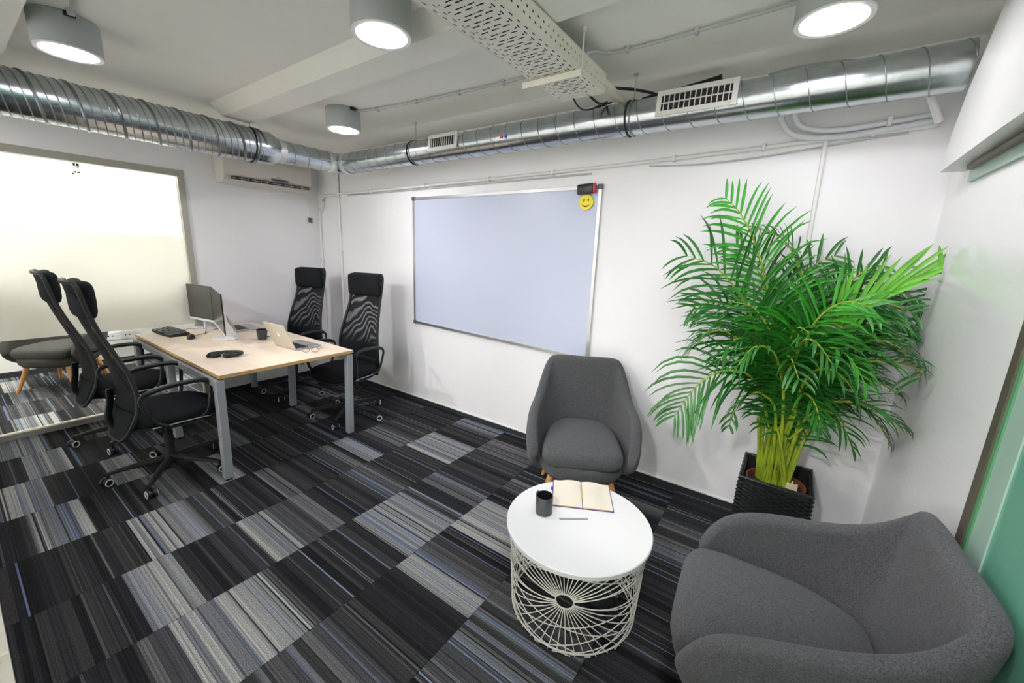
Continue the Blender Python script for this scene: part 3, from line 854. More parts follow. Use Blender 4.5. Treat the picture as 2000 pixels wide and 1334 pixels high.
# junction bits in the corner
jb = MB().rbox(0.075, 0.145, -0.045, -0.001, 1.985, 2.075, 0.006, 3)
tag(jb.build('junction_box', M['grille'], None, smooth=True), 'small grey junction fitting at the room corner', 'junction box')
# big bends at right
conduit([(4.62, -0.20, 2.36), (4.66, -0.08, 2.27), (4.74, -0.045, 2.235), (4.86, -0.035, 2.225), (5.02, -0.035, 2.235), (5.19, -0.035, 2.25)], 0.014, 'upper pale conduit bending down out of the duct area', 'conduit_pale', clips=[(5.02, -0.035, 2.235, 'x')])
conduit([(4.56, -0.20, 2.36), (4.61, -0.08, 2.25), (4.70, -0.045, 2.205), (4.86, -0.035, 2.193), (5.02, -0.035, 2.205), (5.19, -0.035, 2.222)], 0.014, 'lower pale conduit bending down out of the duct area', 'conduit_pale')
conduit([(5.09, -0.22, 2.34), (5.18, -0.10, 2.20)], 0.016, 'short white pipe slanting down below the duct end')
# ceiling cables
cabs = [([(1.87, -0.715, H - 0.012), (2.1, -0.66, H - 0.012), (2.5, -0.62, H - 0.012), (3.0, -0.59, H - 0.012), (3.5, -0.575, H - 0.012)], 'grey cable clipped to the ceiling from the back lamp to the tray', [(2.05, -0.665), (2.42, -0.625), (2.80, -0.60), (3.15, -0.585)]),
        ([(3.81, -0.80, 2.50), (3.80, -0.70, 2.545), (3.86, -0.60, H - 0.012), (4.2, -0.60, H - 0.012), (4.62, -0.62, H - 0.012)], 'grey cable clipped to the ceiling between tray and right lamp', [(3.92, -0.60), (4.24, -0.60)]),
        ([(1.83, -2.19, H - 0.012), (2.1, -2.22, H - 0.012), (2.5, -2.22, H - 0.012)], 'thick grey cable leaving the left lamp along the ceiling', [(1.86, -2.195)])]
for pts, lb, cl in cabs:
    conduit(pts, 0.0075, lb, 'conduit_grey', clips=[(x, y, H - 0.012, 'x') for x, y in cl], name='ceiling_cable', clipm='conduit_grey')

# ================================================================== AC UNIT, THERMOSTAT, OUTLETS
ac = thing('air_conditioner', 'ivory split air conditioner high on the left wall', 'air conditioner', (0.002, -0.60, 2.13))
prof = [(0.0, 0.0), (0.10, -0.004), (0.165, 0.03), (0.195, 0.09), (0.20, 0.20), (0.185, 0.255), (0.15, 0.275), (0.0, 0.275)]
a = MB(); W2 = 0.43
a.loft([[Vector((x, -W2, z)) for x, z in prof], [Vector((x * 1.0, W2, z)) for x, z in prof]])
ao = a.build('casing', M['ac'], ac, smooth=True, angle=50)
bv = ao.modifiers.new('bevel', 'BEVEL'); bv.width = 0.012; bv.segments = 3; bv.limit_method = 'ANGLE'; bv.angle_limit = math.radians(50)
MB().box(0.120, 0.1985, -0.36, 0.395, 0.034, 0.058, Matrix.Identity(4)).build('air_slot', M['dark'], ac)
lv_ = MB().box(0.10, 0.203, -0.37, 0.40, 0.026, 0.030).build('louvre', M['ac'], ac)
MB().box(0.10, 0.201, -0.36, 0.395, 0.043, 0.046).build('louvre', M['ac'], ac)
for k in range(13):
    yy = -0.34 + k * 0.060
    MB().box(0.16, 0.200, yy - 0.0015, yy + 0.0015, 0.034, 0.058).build('fin', M['ac'], ac)
MB().box(0.1965, 0.2025, 0.0, 0.17, 0.073, 0.092).build('display', M['plastic_grey'], ac)
MB().box(0.199, 0.2025, 0.055, 0.10, 0.108, 0.111).build('badge', M['plastic_grey'], ac)
# thermostat
th = thing('thermostat', 'small wall thermostat with grey display below the air conditioner', 'thermostat', (0, -0.115, 1.85))
MB().rbox(-0.035, 0.035, -0.042, 0.042, 0, 0.016, 0.006, 3, T=Matrix.Rotation(PI / 2, 4, 'Y')).build('body', M['grille'], th)
MB().box(0.0155, 0.018, -0.026, 0.022, -0.024, 0.028).build('display', M['plastic_grey'], th)
conduit([(0.008, -0.125, 2.12), (0.008, -0.125, 1.99), (0.008, -0.118, 1.89)], 0.005, 'thin white cable running down to the thermostat')
# low outlets on far wall beyond the glass
ot = thing('socket_trunking', 'white socket strip with two outlets on the wall beyond the glass', 'socket', (FX + 0.003, -1.52, 0.30))
MB().rbox(0, 0.03, -0.17, 0.17, 0, 0.10, 0.006, 2).build('back_box', M['white_plastic'], ot)
for s in (-0.08, 0.08):
    so = MB().box(0.03, 0.036, s - 0.055, s + 0.055, 0.012, 0.088).build('socket', M['white_plastic'], ot)
    for q in (-0.02, 0.02):
        MB().cyl((0.0355, s + q, 0.05), (0.0375, s + q, 0.05), 0.008, seg=10).build('pin_hole', M['dark'], so)
tag(MB().box(FX + 0.0005, FX + 0.05, -1.9, -1.2, 0.24, 0.285).build('wall_trunking', M['grille']), 'pale cable trunking under the sockets beyond the glass', 'trunking')
# vent beyond the glass
vg = thing('wall_vent', 'small white vent grille on the wall beyond the glass', 'vent', (FX + 0.004, -1.54, 2.36))
yv0, yv1, zv0, zv1 = -0.125, 0.125, -0.10, 0.10
f = MB()
for (a0, a1, b0, b1) in ((yv0, yv1, zv1 - 0.015, zv1), (yv0, yv1, zv0, zv0 + 0.015), (yv0, yv0 + 0.015, zv0, zv1), (yv1 - 0.015, yv1, zv0, zv1)):
    f.box(0, 0.014, a0, a1, b0, b1)
f.build('frame', M['grille'], vg)
MB().box(0.0, 0.002, yv0 + .01, yv1 - .01, zv0 + .01, zv1 - .01).build('backing', M['dark'], vg)
for k in range(4):
    z_ = zv0 + 0.035 + k * 0.043
    MB().box(0.002, 0.012, yv0 + .015, yv1 - .015, z_, z_ + 0.012).build('slat', M['grille'], vg)
for k in range(7):
    y_ = yv0 + 0.035 + k * 0.03
    MB().box(0.002, 0.010, y_, y_ + 0.005, zv0 + .015, zv1 - .015).build('slat', M['grille'], vg)
for k, y_ in enumerate((-2.02, -1.965)):
    conduit([(FX + 0.012, y_, H), (FX + 0.012, y_, 0.3)], 0.008, ('left' if k == 0 else 'right') + ' one of two thin cables running down the wall beyond the glass')

# ================================================================== WHITEBOARD
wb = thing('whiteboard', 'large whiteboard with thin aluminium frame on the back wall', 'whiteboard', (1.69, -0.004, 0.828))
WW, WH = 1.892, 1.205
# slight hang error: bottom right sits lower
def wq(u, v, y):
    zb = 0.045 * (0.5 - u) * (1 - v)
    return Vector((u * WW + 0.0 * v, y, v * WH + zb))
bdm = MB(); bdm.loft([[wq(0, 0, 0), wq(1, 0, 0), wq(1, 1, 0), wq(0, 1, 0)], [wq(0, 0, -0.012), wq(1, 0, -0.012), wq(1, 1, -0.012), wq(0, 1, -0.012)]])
bdm.build('board', M['board'], wb)
def bar(p, q, m_, nm, w_=0.011, d=0.020):
    p, q = Vector(p), Vector(q); dd = (q - p).normalized(); n_ = Vector((0, 1, 0)).cross(dd) * w_
    k = MB(); k.loft([[p - n_ + Vector((0, -0.001, 0)), p + n_ + Vector((0, -0.001, 0)), p + n_ + Vector((0, -d, 0)), p - n_ + Vector((0, -d, 0))],
                      [q - n_ + Vector((0, -0.001, 0)), q + n_ + Vector((0, -0.001, 0)), q + n_ + Vector((0, -d, 0)), q - n_ + Vector((0, -d, 0))]])
    return k.build(nm, m_, wb)
for (a_, b_) in (((0, 0), (1, 0)), ((0, 1), (1, 1)), ((0, 0), (0, 1)), ((1, 0), (1, 1))):
    bar(wq(*a_, 0), wq(*b_, 0), M['alu'], 'frame_rail')
for (u, v) in ((0, 0), (1, 0), (0, 1), (1, 1)):
    p = wq(u, v, 0)
    MB().rbox(p.x - 0.017, p.x + 0.017, -0.026, 0, p.z - 0.017, p.z + 0.017, 0.004, 2).build('corner_cap', M['plastic_grey'], wb)
er = thing('board_eraser', 'black board eraser with red felt stuck to the whiteboard corner', 'eraser', (3.486, -0.028, 2.018))
T = Matrix.Rotation(math.radians(-3), 4, 'Y')
k = MB(); k.rbox(-0.062, 0.060, -0.036, 0.0, -0.032, 0.034, 0.01, 3, T=T); k.build('body', M['plastic_black'], er, smooth=True)
k = MB(); k.rbox(0.058, 0.072, -0.034, -0.002, -0.031, 0.033, 0.005, 2, T=T); k.build('felt', M['red'], er)
# smiley magnet
sm = thing('smiley_magnet', 'round yellow smiling face magnet below the eraser', 'magnet', (3.488, -0.018, 1.933))
MB().cyl((0, -0.001, 0), (0, -0.015, 0), 0.052, seg=40).build('disc', M['yellow'], sm, smooth=True)
for s in (-1, 1):
    e = MB(); pts = [Vector((s * 0.016 + 0.0055 * math.cos(a), -0.0156, 0.015 + 0.0105 * math.sin(a))) for a in [2 * PI * q / 16 for q in range(16)]]
    e.loft([pts, [p + Vector((0, -0.001, 0)) for p in pts]]); e.build('eye', M['black_rubber'], sm)
e = MB(); arcp = []
for q in range(15):
    a = math.radians(205 + 130 * q / 14); arcp.append(Vector((0.034 * math.cos(a), -0.0156, 0.002 + 0.034 * math.sin(a))))
inn = []
for q in range(15):
    a = math.radians(205 + 130 * (14 - q) / 14); inn.append(Vector((0.034 * math.cos(a), -0.0156, 0.002 + 0.034 * math.sin(a) + 0.009 * math.sin(PI * (14 - q) / 14) )))
pts = arcp + inn[1:-1]
e.loft([pts, [p + Vector((0, -0.001, 0)) for p in pts]]); e.build('mouth', M['black_rubber'], sm)

# ================================================================== DESK
desk = thing('desk', 'maple-topped double desk with silver square steel legs', 'desk', (0, 0, 0))
DX0, DX1, DY0, DY1, DH = -0.03, 1.872, -1.803, -0.848, 0.73
DX0 = 0.03
xm = 0.882
for (a0, a1) in ((DX0, xm - 0.0012), (xm + 0.0012, DX1)):
    tpm = MB(); tpm.cur = 0
    tpm.box(a0, a1, DY0, DY1, DH - 0.0015, DH)
    tpm.cur = 1
    tpm.box(a0, a1, DY0, DY1, DH - 0.024, DH - 0.0015)
    tpm.build('tabletop', [M['maple'], M['maple_edge']], desk)
LW = 0.05; LT = DH - 0.035
for x in (0.075, xm + 0.03, DX1 - 0.008):
    for (y, s) in ((DY0 - 0.02, 1), (DY1 + 0.0, -1)):
        yb = y - 0.018 if s > 0 else y - 0.075 + 0.0
        l = MB()
        ya, yb2 = (y, y + LW) if s > 0 else (y - LW, y)
        da = -0.015 if s > 0 else -0.03
        top = [Vector((x - LW, ya, LT)), Vector((x, ya, LT)), Vector((x, yb2, LT)), Vector((x - LW, yb2, LT))]
        bot = [Vector((p.x + 0.012, p.y + da, 0.012)) for p in top]
        l.loft([bot, top]); lo = l.build('leg', M['desk_steel'], desk)
        lo.modifiers.new('bevel', 'BEVEL').width = 0.003
        cxx = sum(p.x for p in bot) / 4; cyy = sum(p.y for p in bot) / 4
        MB().cyl((cxx, cyy, 0.0), (cxx, cyy, 0.012), 0.022, seg=16).build('foot', M['plastic_matt'], lo)
MB().box(0.08, DX1 - 0.25, -1.36, -1.30, DH - 0.07, DH - 0.026).build('centre_beam', M['desk_steel'], desk)
for y in (DY0 - 0.02, DY1 - 0.05):
    for (a0, a1) in ((0.075, xm - 0.02), (xm + 0.03, DX1 - 0.058)):
        MB().box(a0, a1, y, y + 0.05, LT - 0.045, LT).build('side_rail', M['desk_steel'], desk)

# ================================================================== OFFICE CHAIRS
def office_chair(label, loc, rz, base_ang, drop=0.0):
    t = thing('office_chair', label, 'office chair', loc, rz, None)
    # star base
    hub = MB(); hub.lathe([(0.0, 0.072), (0.030, 0.072), (0.036, 0.082), (0.036, 0.125), (0.028, 0.135), (0.0, 0.135)], seg=20)
    hub.build('base_hub', M['plastic_matt'], t, smooth=True)
    for k in range(5):
        a = math.radians(base_ang) - rz + 2 * PI * k / 5
        d = Vector((math.cos(a), math.sin(a), 0)); n_ = Vector((-d.y, d.x, 0))
        sp = MB(); R = []
        for (q, z, hw, hh) in ((0.02, 0.108, 0.020, 0.022), (0.12, 0.104, 0.018, 0.018), (0.24, 0.092, 0.015, 0.013), (0.325, 0.078, 0.012, 0.010)):
            c_ = d * q + Vector((0, 0, z))
            R.append([c_ + n_ * sx * hw + Vector((0, 0, sz * hh)) for sx, sz in ((-1, -0.7), (-0.6, -1), (0.6, -1), (1, -0.7), (1, 0.6), (0.6, 1), (-0.6, 1), (-1, 0.6))])
        sp.loft(R); sp.build('spoke', M['plastic_matt'], t, smooth=True, angle=50)
        c_ = d * 0.318
        cs = MB()
        cs.cyl(c_ + Vector((0, 0, 0.05)), c_ + Vector((0, 0, 0.078)), 0.008, seg=10)
        ca = a + 0.7; cd = Vector((math.cos(ca), math.sin(ca), 0)); cn = Vector((-cd.y, cd.x, 0))
        wc = c_ + cd * 0.012 + Vector((0, 0, 0.0285))
        for s in (-1, 1):
            cs.cyl(wc + cn * s * 0.006, wc + cn * s * 0.024, 0.028, seg=24)
        cs.cyl(wc - cn * 0.02, wc + cn * 0.02, 0.012, seg=12)
        co = cs.build('caster', M['plastic_black'], t, smooth=True, angle=40)
        for s in (-1, 1):
            pts = [wc + cn * s * 0.0245 + (cd * math.cos(q) + Vector((0, 0, 1)) * math.sin(q)) * 0.021 for q in [2 * PI * i / 24 for i in range(24)]]
            MB().tube(pts, 0.0038, seg=6, closed=True).build('wheel_ring', M['grille'], co, smooth=True)
    MB().cyl((0, 0, 0.13), (0, 0, 0.30), 0.026, seg=16).build('gas_column', M['plastic_matt'], t, smooth=True)
    MB().cyl((0, 0, 0.28), (0, 0, 0.385), 0.017, seg=16).build('piston', M['plastic_black'], t, smooth=True)
    mc = MB(); mc.rbox(-0.07, 0.07, -0.13, 0.10, 0.36, 0.405, 0.02, 3)
    mo = mc.build('tilt_mechanism', M['plastic_matt'], t, smooth=True)
    MB().tube([(0.07, 0.03, 0.385), (0.17, 0.04, 0.38), (0.235, 0.045, 0.372)], [0.006, 0.006, 0.012], seg=8).build('lever', M['plastic_matt'], mo, smooth=True)
    MB().cyl((-0.10, 0.06, 0.36), (-0.17, 0.06, 0.36), 0.022, seg=16).build('tension_knob', M['plastic_matt'], mo, smooth=True)
    # seat pan and cushion
    def outline(w, y0, y1, n=28, sq=2.8):
        P_ = []
        for k in range(n):
            a = 2 * PI * k / n; ca, sa = math.cos(a), math.sin(a)
            x = w * math.copysign(abs(ca) ** (2 / sq), ca); y = math.copysign(abs(sa) ** (2 / sq), sa)
            tap = 1.0 - 0.06 * (1 - (y + 1) / 2)
            P_.append((x * tap, (y0 + y1) / 2 + y * (y1 - y0) / 2))
        return P_
    def pad(w, y0, y1, z0, z1, nm, m_, par, crown=0.012, front=0.018):
        O = outline(w, y0, y1); R = []
        def ring(s, z):
            out = []
            for (x, y) in O:
                cy = (y0 + y1) / 2; yy = cy + (y - cy) * s
                zz = z - front * max(0, (yy - cy) / ((y1 - y0) / 2)) ** 3
                out.append(Vector((x * s, yy, zz)))
            return out
        h = z1 - z0
        for s, z in ((0.86, z0), (0.95, z0 + h * 0.06), (0.99, z0 + h * 0.3), (1.0, z0 + h * 0.6), (0.975, z0 + h * 0.88), (0.90, z0 + h * 1.0), (0.6, z1 + crown * 0.7), (0.25, z1 + crown)):
            R.append(ring(s, z))
        k = MB(); k.loft(R); return k.build(nm, m_, par, smooth=True, angle=80)
    pad(0.235, -0.22, 0.275, 0.398, 0.425, 'seat_pan', M['plastic_matt'], t, crown=0.0)
    pad(0.262, -0.235, 0.285, 0.422, 0.492, 'seat', M['fab_black'], t)
    tr_ = MB(); O = outline(0.2625, -0.235, 0.286)
    pts = [Vector((x, y, 0.428 - 0.018 * max(0, (y - 0.025) / 0.26) ** 3)) for (x, y) in O if y < 0.27]
    tr_.tube([p for p in pts], 0.0035, seg=6)
    # silver line on both sides of the seat
    for s in (-1, 1):
        pp = [Vector((s * 0.2645, y, 0.434 - 0.018 * max(0, (y - 0.025) / 0.26) ** 3)) for y in [-0.12 + 0.03 * i for i in range(11)]]
        MB().tube(pp, 0.0038, seg=6).build('seat_trim', M['alu'], t, smooth=True)
    # backrest profile: y(z), half width(z)
    prof = [(0.36, -0.262, 0.135), (0.40, -0.248, 0.172), (0.46, -0.232, 0.200), (0.54, -0.214, 0.222), (0.62, -0.206, 0.228), (0.72, -0.210, 0.222), (0.82, -0.228, 0.208),
            (0.92, -0.256, 0.194), (1.02, -0.286, 0.182), (1.12, -0.312, 0.180), (1.22, -0.332, 0.184), (1.285, -0.342, 0.182), (1.315, -0.346, 0.165)]
    def bow(x, hw): return 0.045 * (x / 0.22) ** 2   # sides wrap forward
    N = 12
    mesh_rows = []
    for (z, y, hw) in prof:
        mesh_rows.append([Vector((hw * (2 * i / N - 1), y + bow(hw * (2 * i / N - 1), hw), z)) for i in range(N + 1)])
    # dense catmull in z
    dense = []
    cols = [catmull([row[i] for row in mesh_rows], 3) for i in range(N + 1)]
    dense = [[cols[i][j] for i in range(N + 1)] for j in range(len(cols[0]))]
    me_ = MB(); me_.loft([r for r in dense if r[0].z > 0.52], close=False, caps=False)
    me_.build('mesh_back', M['mesh'], t, smooth=True, fix=False)
    lo_ = MB()
    rows = [r for r in dense if r[0].z <= 0.56]
    lo_.loft(rows, close=False, caps=False)
    lw = lo_.build('lumbar_cover', M['fab_black'], t, smooth=True, fix=False)
    so_ = lw.modifiers.new('solid', 'SOLIDIFY'); so_.thickness = 0.022; so_.offset = 0
    # frame tube around the back
    left = [r[0] for r in dense]; right = [r[-1] for r in dense]
    topr = [p + Vector((0, 0, 0)) for p in dense[-1]]
    loop = left + topr[1:-1] + right[::-1] + dense[0][::-1][1:-1]
    fr = MB(); fr.tube(loop, 0.0125, seg=8, closed=True)
    fr.build('back_frame', M['plastic_matt'], t, smooth=True)
    # spine
    MB().tube(catmull([(0, -0.10, 0.385), (0, -0.20, 0.39), (0, -0.262, 0.46), (0, -0.245, 0.58), (0, -0.238, 0.66)], 5), [0.024] * 21, seg=10, flat=0.5).build('spine', M['plastic_matt'], t, smooth=True)
    # headrest
    hr = MB(); R = []
    for i in range(13):
        u = 2 * i / 12 - 1; x = 0.188 * u
        e_ = max(0.0, 1 - abs(u) ** 7) ** 0.5 * 0.92 + 0.08
        yc = -0.298 + bow(x, 0) * 0.95
        hh = 0.108 * (0.80 + 0.20 * e_); th_ = 0.032 * e_ + 0.006
        ring = []
        for k in range(16):
            a = 2 * PI * k / 16
            ring.append(Vector((x, yc + th_ * math.copysign(abs(math.cos(a)) ** 0.8, math.cos(a)), 1.218 + hh * math.copysign(abs(math.sin(a)) ** 0.55, math.sin(a)))))
        R.append(ring)
    hr.loft(R); hr.build('headrest', M['fab_black'], t, smooth=True, angle=70)
    # armrests: closed D loops
    for s in (-1, 1):
        x = 0.292 * s
        P_ = [(x * 0.86, -0.02, 0.415), (x * 0.98, -0.10, 0.47), (x, -0.150, 0.585), (x * 1.0, -0.160, 0.630), (x, -0.135, 0.662), (x, -0.05, 0.686), (x, 0.07, 0.695), (x, 0.15, 0.690), (x, 0.185, 0.668), (x, 0.188, 0.63), (x * 0.99, 0.180, 0.55), (x * 0.93, 0.165, 0.47), (x * 0.82, 0.12, 0.415)]
        C_ = catmull(P_, 4)
        rr = []
        for p in C_:
            rr.append(0.0165 if p.z > 0.66 else 0.0115)
        MB().tube(C_, rr, seg=10, flat=0.72, upv=(1, 0, 0)).build('armrest', M['plastic_black'], t, smooth=True)
        MB().box(min(x * 0.55, x * 0.88), max(x * 0.55, x * 0.88), -0.03, 0.13, 0.405, 0.417).build('arm_bracket', M['plastic_matt'], t)
    return t
office_chair('black high-back office chair nearest the camera, on the near side of the desk', (1.455, -2.00, 0), math.radians(-1), -107)
office_chair('black high-back office chair behind the nearest one, by the glass partition', (0.575, -2.02, 0), math.radians(-2), -104)
office_chair('black mesh office chair on the wall side, right in front of the thick conduit', (1.50, -0.68, 0), math.radians(193), -54)
office_chair('black mesh office chair farthest away, close to the room corner', (0.50, -0.66, 0), math.radians(196), -54)

# ================================================================== TUB ARMCHAIRS
def armchair(label, loc, rz, fab='fab_grey', wood='wood_leg', top=0.86):
    """origin on floor under seat centre, front = -Y"""
    t = thing('armchair', label, 'armchair', loc, rz)
    # shell centre surface S(u, v); u -1..1 around from one arm front via the back to the other
    NU, NV = 32, 9
    def foot(u):      # bottom curve of the shell
        a = u * 1.0
        ang = PI / 2 + a * math.radians(118)
        x = 0.255 * math.cos(ang) * -1
        return Vector((-0.218 * math.sin(a * math.radians(112)) * (1.0 + 0.10 * abs(u)), 0.225 * math.cos(a * math.radians(112)) - 0.02 - 0.10 * max(0, abs(u) - 0.6), 0.285))
    def topc(u):
        au = abs(u)
        # x, y, z of the rim
        K = [(0.0, 0.00, 0.318, top), (0.22, 0.202, 0.318, top), (0.32, 0.245, 0.300, top - 0.030), (0.46, 0.268, 0.215, top - 0.125), (0.62, 0.288, 0.09, 0.665), (0.76, 0.306, -0.05, 0.628),
             (0.88, 0.306, -0.175, 0.580), (0.96, 0.290, -0.255, 0.50), (1.0, 0.270, -0.285, 0.40)]
        for i in range(len(K) - 1):
            if K[i][0] <= au <= K[i + 1][0]:
                t_ = (au - K[i][0]) / (K[i + 1][0] - K[i][0])
                a0 = K[max(i - 1, 0)]; a1 = K[i]; a2 = K[i + 1]; a3 = K[min(i + 2, len(K) - 1)]
                q = [0.5 * (2 * a1[j] + (a2[j] - a0[j]) * t_ + (2 * a0[j] - 5 * a1[j] + 4 * a2[j] - a3[j]) * t_ ** 2 + (3 * a1[j] - a0[j] - 3 * a2[j] + a3[j]) * t_ ** 3) for j in (1, 2, 3)]
                if i == 0: q[0] = 0.202 * t_ ; q[1] = 0.318
                return Vector((math.copysign(q[0], -u) if u else 0, q[1], q[2]))
        return Vector((math.copysign(K[-1][1], -u), K[-1][2], K[-1][3]))
    def surf(u, v):
        B = foot(u); T_ = topc(u)
        mid = B.lerp(T_, 0.42); out = Vector((mid.x, mid.y + 0.03, 0))
        out = out.normalized() if out.length > 1e-5 else Vector((0, 1, 0))
        Mx = mid + out * (0.055 + 0.03 * abs(u))
        Mx.z = B.z + (T_.z - B.z) * 0.30
        return B * (1 - v) ** 2 + Mx * 2 * v * (1 - v) + T_ * v * v
    rows = [[surf(2 * i / NU - 1, j / NV) for i in range(NU + 1)] for j in range(NV + 1)]
    sh = MB(); sh.loft(rows, close=False, caps=False)
    so = sh.build('shell', M[fab], t, smooth=True, angle=180)
    sd = so.modifiers.new('solid', 'SOLIDIFY'); sd.thickness = 0.062; sd.offset = 0; sd.use_even_offset = False
    subsurf(so, 2)
    # underseat pan joining the shell bottom
    pan = MB(); R = []
    def rim(s, z, fy=0.0):
        out = []
        for i in range(36):
            a = 2 * PI * i / 36; ca, sa = math.cos(a), math.sin(a)
            x = 0.268 * s * math.copysign(abs(ca) ** 0.70, ca); y = 0.285 * s * math.copysign(abs(sa) ** 0.75, sa)
            if y > 0: x *= 1 - 0.12 * y / 0.3
            out.append(Vector((x, y * (0.86 if y > 0 else 1.0) - 0.035 + fy, z)))
        return out
    for s, z in ((0.35, 0.245), (0.72, 0.248), (0.90, 0.262), (0.985, 0.295), (1.0, 0.335), (0.97, 0.362), (0.85, 0.372), (0.4, 0.374)):
        R.append(rim(s, z))
    pan.loft(R); pan.build('seat_base', M[fab], t, smooth=True, angle=80)
    cu = MB(); R = []
    def crim(s, z):
        out = []
        for i in range(40):
            a = 2 * PI * i / 40; ca, sa = math.cos(a), math.sin(a)
            x = 0.250 * s * math.copysign(abs(ca) ** 0.42, ca)
            y = 0.275 * s * math.copysign(abs(sa) ** (0.34 if sa < 0 else 0.62), sa)
            x *= 1 - 0.10 * (y + 0.28) / 0.28 if y < 0 else 0.90 - 0.28 * (y / 0.285) ** 1.6
            out.append(Vector((x, y - 0.045, z - 0.012 * (y < 0) * abs(y / 0.285) ** 2)))
        return out
    for s, z in ((0.90, 0.368), (0.965, 0.374), (1.0, 0.398), (1.0, 0.428), (0.965, 0.452), (0.88, 0.464), (0.6, 0.474), (0.3, 0.477)):
        R.append(crim(s, z))
    cu.loft(R); cu.build('seat_cushion', M[fab], t, smooth=True, angle=80)
    for (sx, sy) in ((-1, -1), (1, -1), (-1, 1), (1, 1)):
        p1 = Vector((sx * 0.172, sy * 0.175 - 0.03, 0.262)); p0 = Vector((sx * 0.240, sy * 0.245 - 0.03, 0.0))
        MB().cyl(p0, p1, 0.013, 0.023, seg=16).build('leg', M[wood], t, smooth=True)
    MB().cyl((0, -0.02, 0.225), (0, -0.02, 0.26), 0.10, seg=20).build('mount_plate', M['plastic_matt'], t)
    return t
armchair('charcoal felt tub armchair with wooden legs in front of the whiteboard', (3.80, -0.50, 0), math.radians(27), top=0.885)
armchair('large-looking charcoal tub armchair in the bottom right foreground', (4.915, -1.345, 0), math.radians(-86), top=0.85)
armchair('taupe grey armchair with wooden legs beyond the glass partition', (-1.455, -2.09, 0), math.radians(46.5), fab='fab_grey_light', top=0.84)

# ================================================================== COFFEE TABLE
CT = Vector((4.152, -1.268, 0))
ct = thing('coffee_table', 'round white coffee table on a white wire basket base', 'coffee table', CT)
TH = 0.42; TR = 0.315
tp = MB()
tp.lathe([(0.0, TH - 0.012), (TR - 0.010, TH - 0.012), (TR - 0.003, TH - 0.024), (TR, TH - 0.022), (TR + 0.001, TH - 0.004), (TR - 0.003, TH), (TR - 0.008, TH - 0.0005)], seg=72)
# top with a real hand slot
to = tp.build('rim', M['white_top'], ct, smooth=True)
slot_c = Vector((4.131, -1.270, 0)) - CT; sa_ = math.atan2(0.081, 0.103); sl, sw = 0.058, 0.0085
bm = bmesh.new()
outer = [bm.verts.new(((TR - 0.008) * math.cos(2 * PI * k / 72), (TR - 0.008) * math.sin(2 * PI * k / 72), TH - 0.0005)) for k in range(72)]
ins = []
for k in range(24):
    a = 2 * PI * k / 24
    lx = math.copysign(sl, math.cos(a)) + sw * math.cos(a) if abs(math.cos(a)) > 1e-6 else 0
    ly = sw * math.sin(a)
    lx, ly = lx, ly
    x = slot_c.x + lx * math.cos(sa_) - ly * math.sin(sa_); y = slot_c.y + lx * math.sin(sa_) + ly * math.cos(sa_)
    ins.append(bm.verts.new((x, y, TH - 0.0005)))
eo = [bm.edges.new((outer[k], outer[(k + 1) % 72])) for k in range(72)]
ei = [bm.edges.new((ins[k], ins[(k + 1) % 24])) for k in range(24)]
bmesh.ops.triangle_fill(bm, edges=eo + ei, use_beauty=True)
low = [bm.verts.new((v.co.x, v.co.y, TH - 0.014)) for v in ins]
for k in range(24):
    bm.faces.new((ins[k], ins[(k + 1) % 24], low[(k + 1) % 24], low[k]))
bm.normal_update()
me = bpy.data.meshes.new('tabletop'); bm.to_mesh(me); bm.free(); me.materials.append(M['white_top'])
o_ = bpy.data.objects.new('tabletop', me); COL.objects.link(o_); o_.parent = ct
MB().box(-0.08, 0.08, -0.014, 0.014, TH - 0.0080, TH - 0.0060, Matrix.Translation(slot_c) @ Matrix.Rotation(sa_, 4, 'Z')).build('slot_liner', M['slot_grey'], ct)
# wire basket
BR0, BR1, BH = 0.276, 0.300, TH - 0.024
def wrap(s, z):      # s = arc angle
    r = BR0 + (BR1 - BR0) * z / BH
    return Vector((r * math.cos(s), r * math.sin(s), z))
hub0 = math.radians(-72)
NW = 44
for hI in range(3):
    ha = hub0 + hI * 2 * PI / 3
    hz = 0.270
    pts = [wrap(ha + 0.034 / 0.28 * math.cos(2 * PI * k / 24), hz + 0.034 * math.sin(2 * PI * k / 24)) for k in range(24)]
    MB().tube(pts, 0.0028, seg=6, closed=True).build('hub_ring', M['white_wire'], ct, smooth=True)
    for k in range(NW):
        a = 2 * PI * (k + 0.5) / NW; ca, sn = math.cos(a), math.sin(a)
        if abs(sn) < 0.15:      # nearly level wires run on into the ring of the next hub
            span = 0.283 * 2 * PI / 3 - 0.034
            n = 16; pts = []
            for i in range(n + 1):
                q = 0.034 + (span - 0.034) * i / n
                dz = math.copysign(0.034 * 0.3 + 0.030 * math.sin(PI * i / n), sn)
                pts.append(wrap(ha + math.copysign(q, ca) / 0.283, hz + dz))
            if ca < 0: continue
        else:
            Lm = ((BH - 0.004 - hz) if sn > 0 else (hz - 0.004)) / abs(sn)
            n = max(3, int(Lm / 0.035))
            pts = [wrap(ha + (0.034 + (Lm - 0.034) * i / n) * ca / 0.283, hz + (0.034 + (Lm - 0.034) * i / n) * sn) for i in range(n + 1)]
            if sn < 0:
                e_ = pts[-1]; pts.append(Vector((e_.x * 0.965, e_.y * 0.965, 0.004)))
        MB().tube(pts, 0.0021, seg=5).build('wire', M['white_wire'], ct, smooth=True)
for (z, r_off) in ((BH - 0.004, 0), (0.020, 0.0), (0.135, 0.0)):
    pts = [wrap(2 * PI * k / 64, z) for k in range(64)]
    if z > 0.13 and z < 0.2: continue
    MB().tube(pts, 0.0032, seg=6, closed=True).build('base_ring', M['white_wire'], ct, smooth=True)
pts = [Vector((p.x * 0.965, p.y * 0.965, 0.004)) for p in [wrap(2 * PI * k / 64, 0) for k in range(64)]]
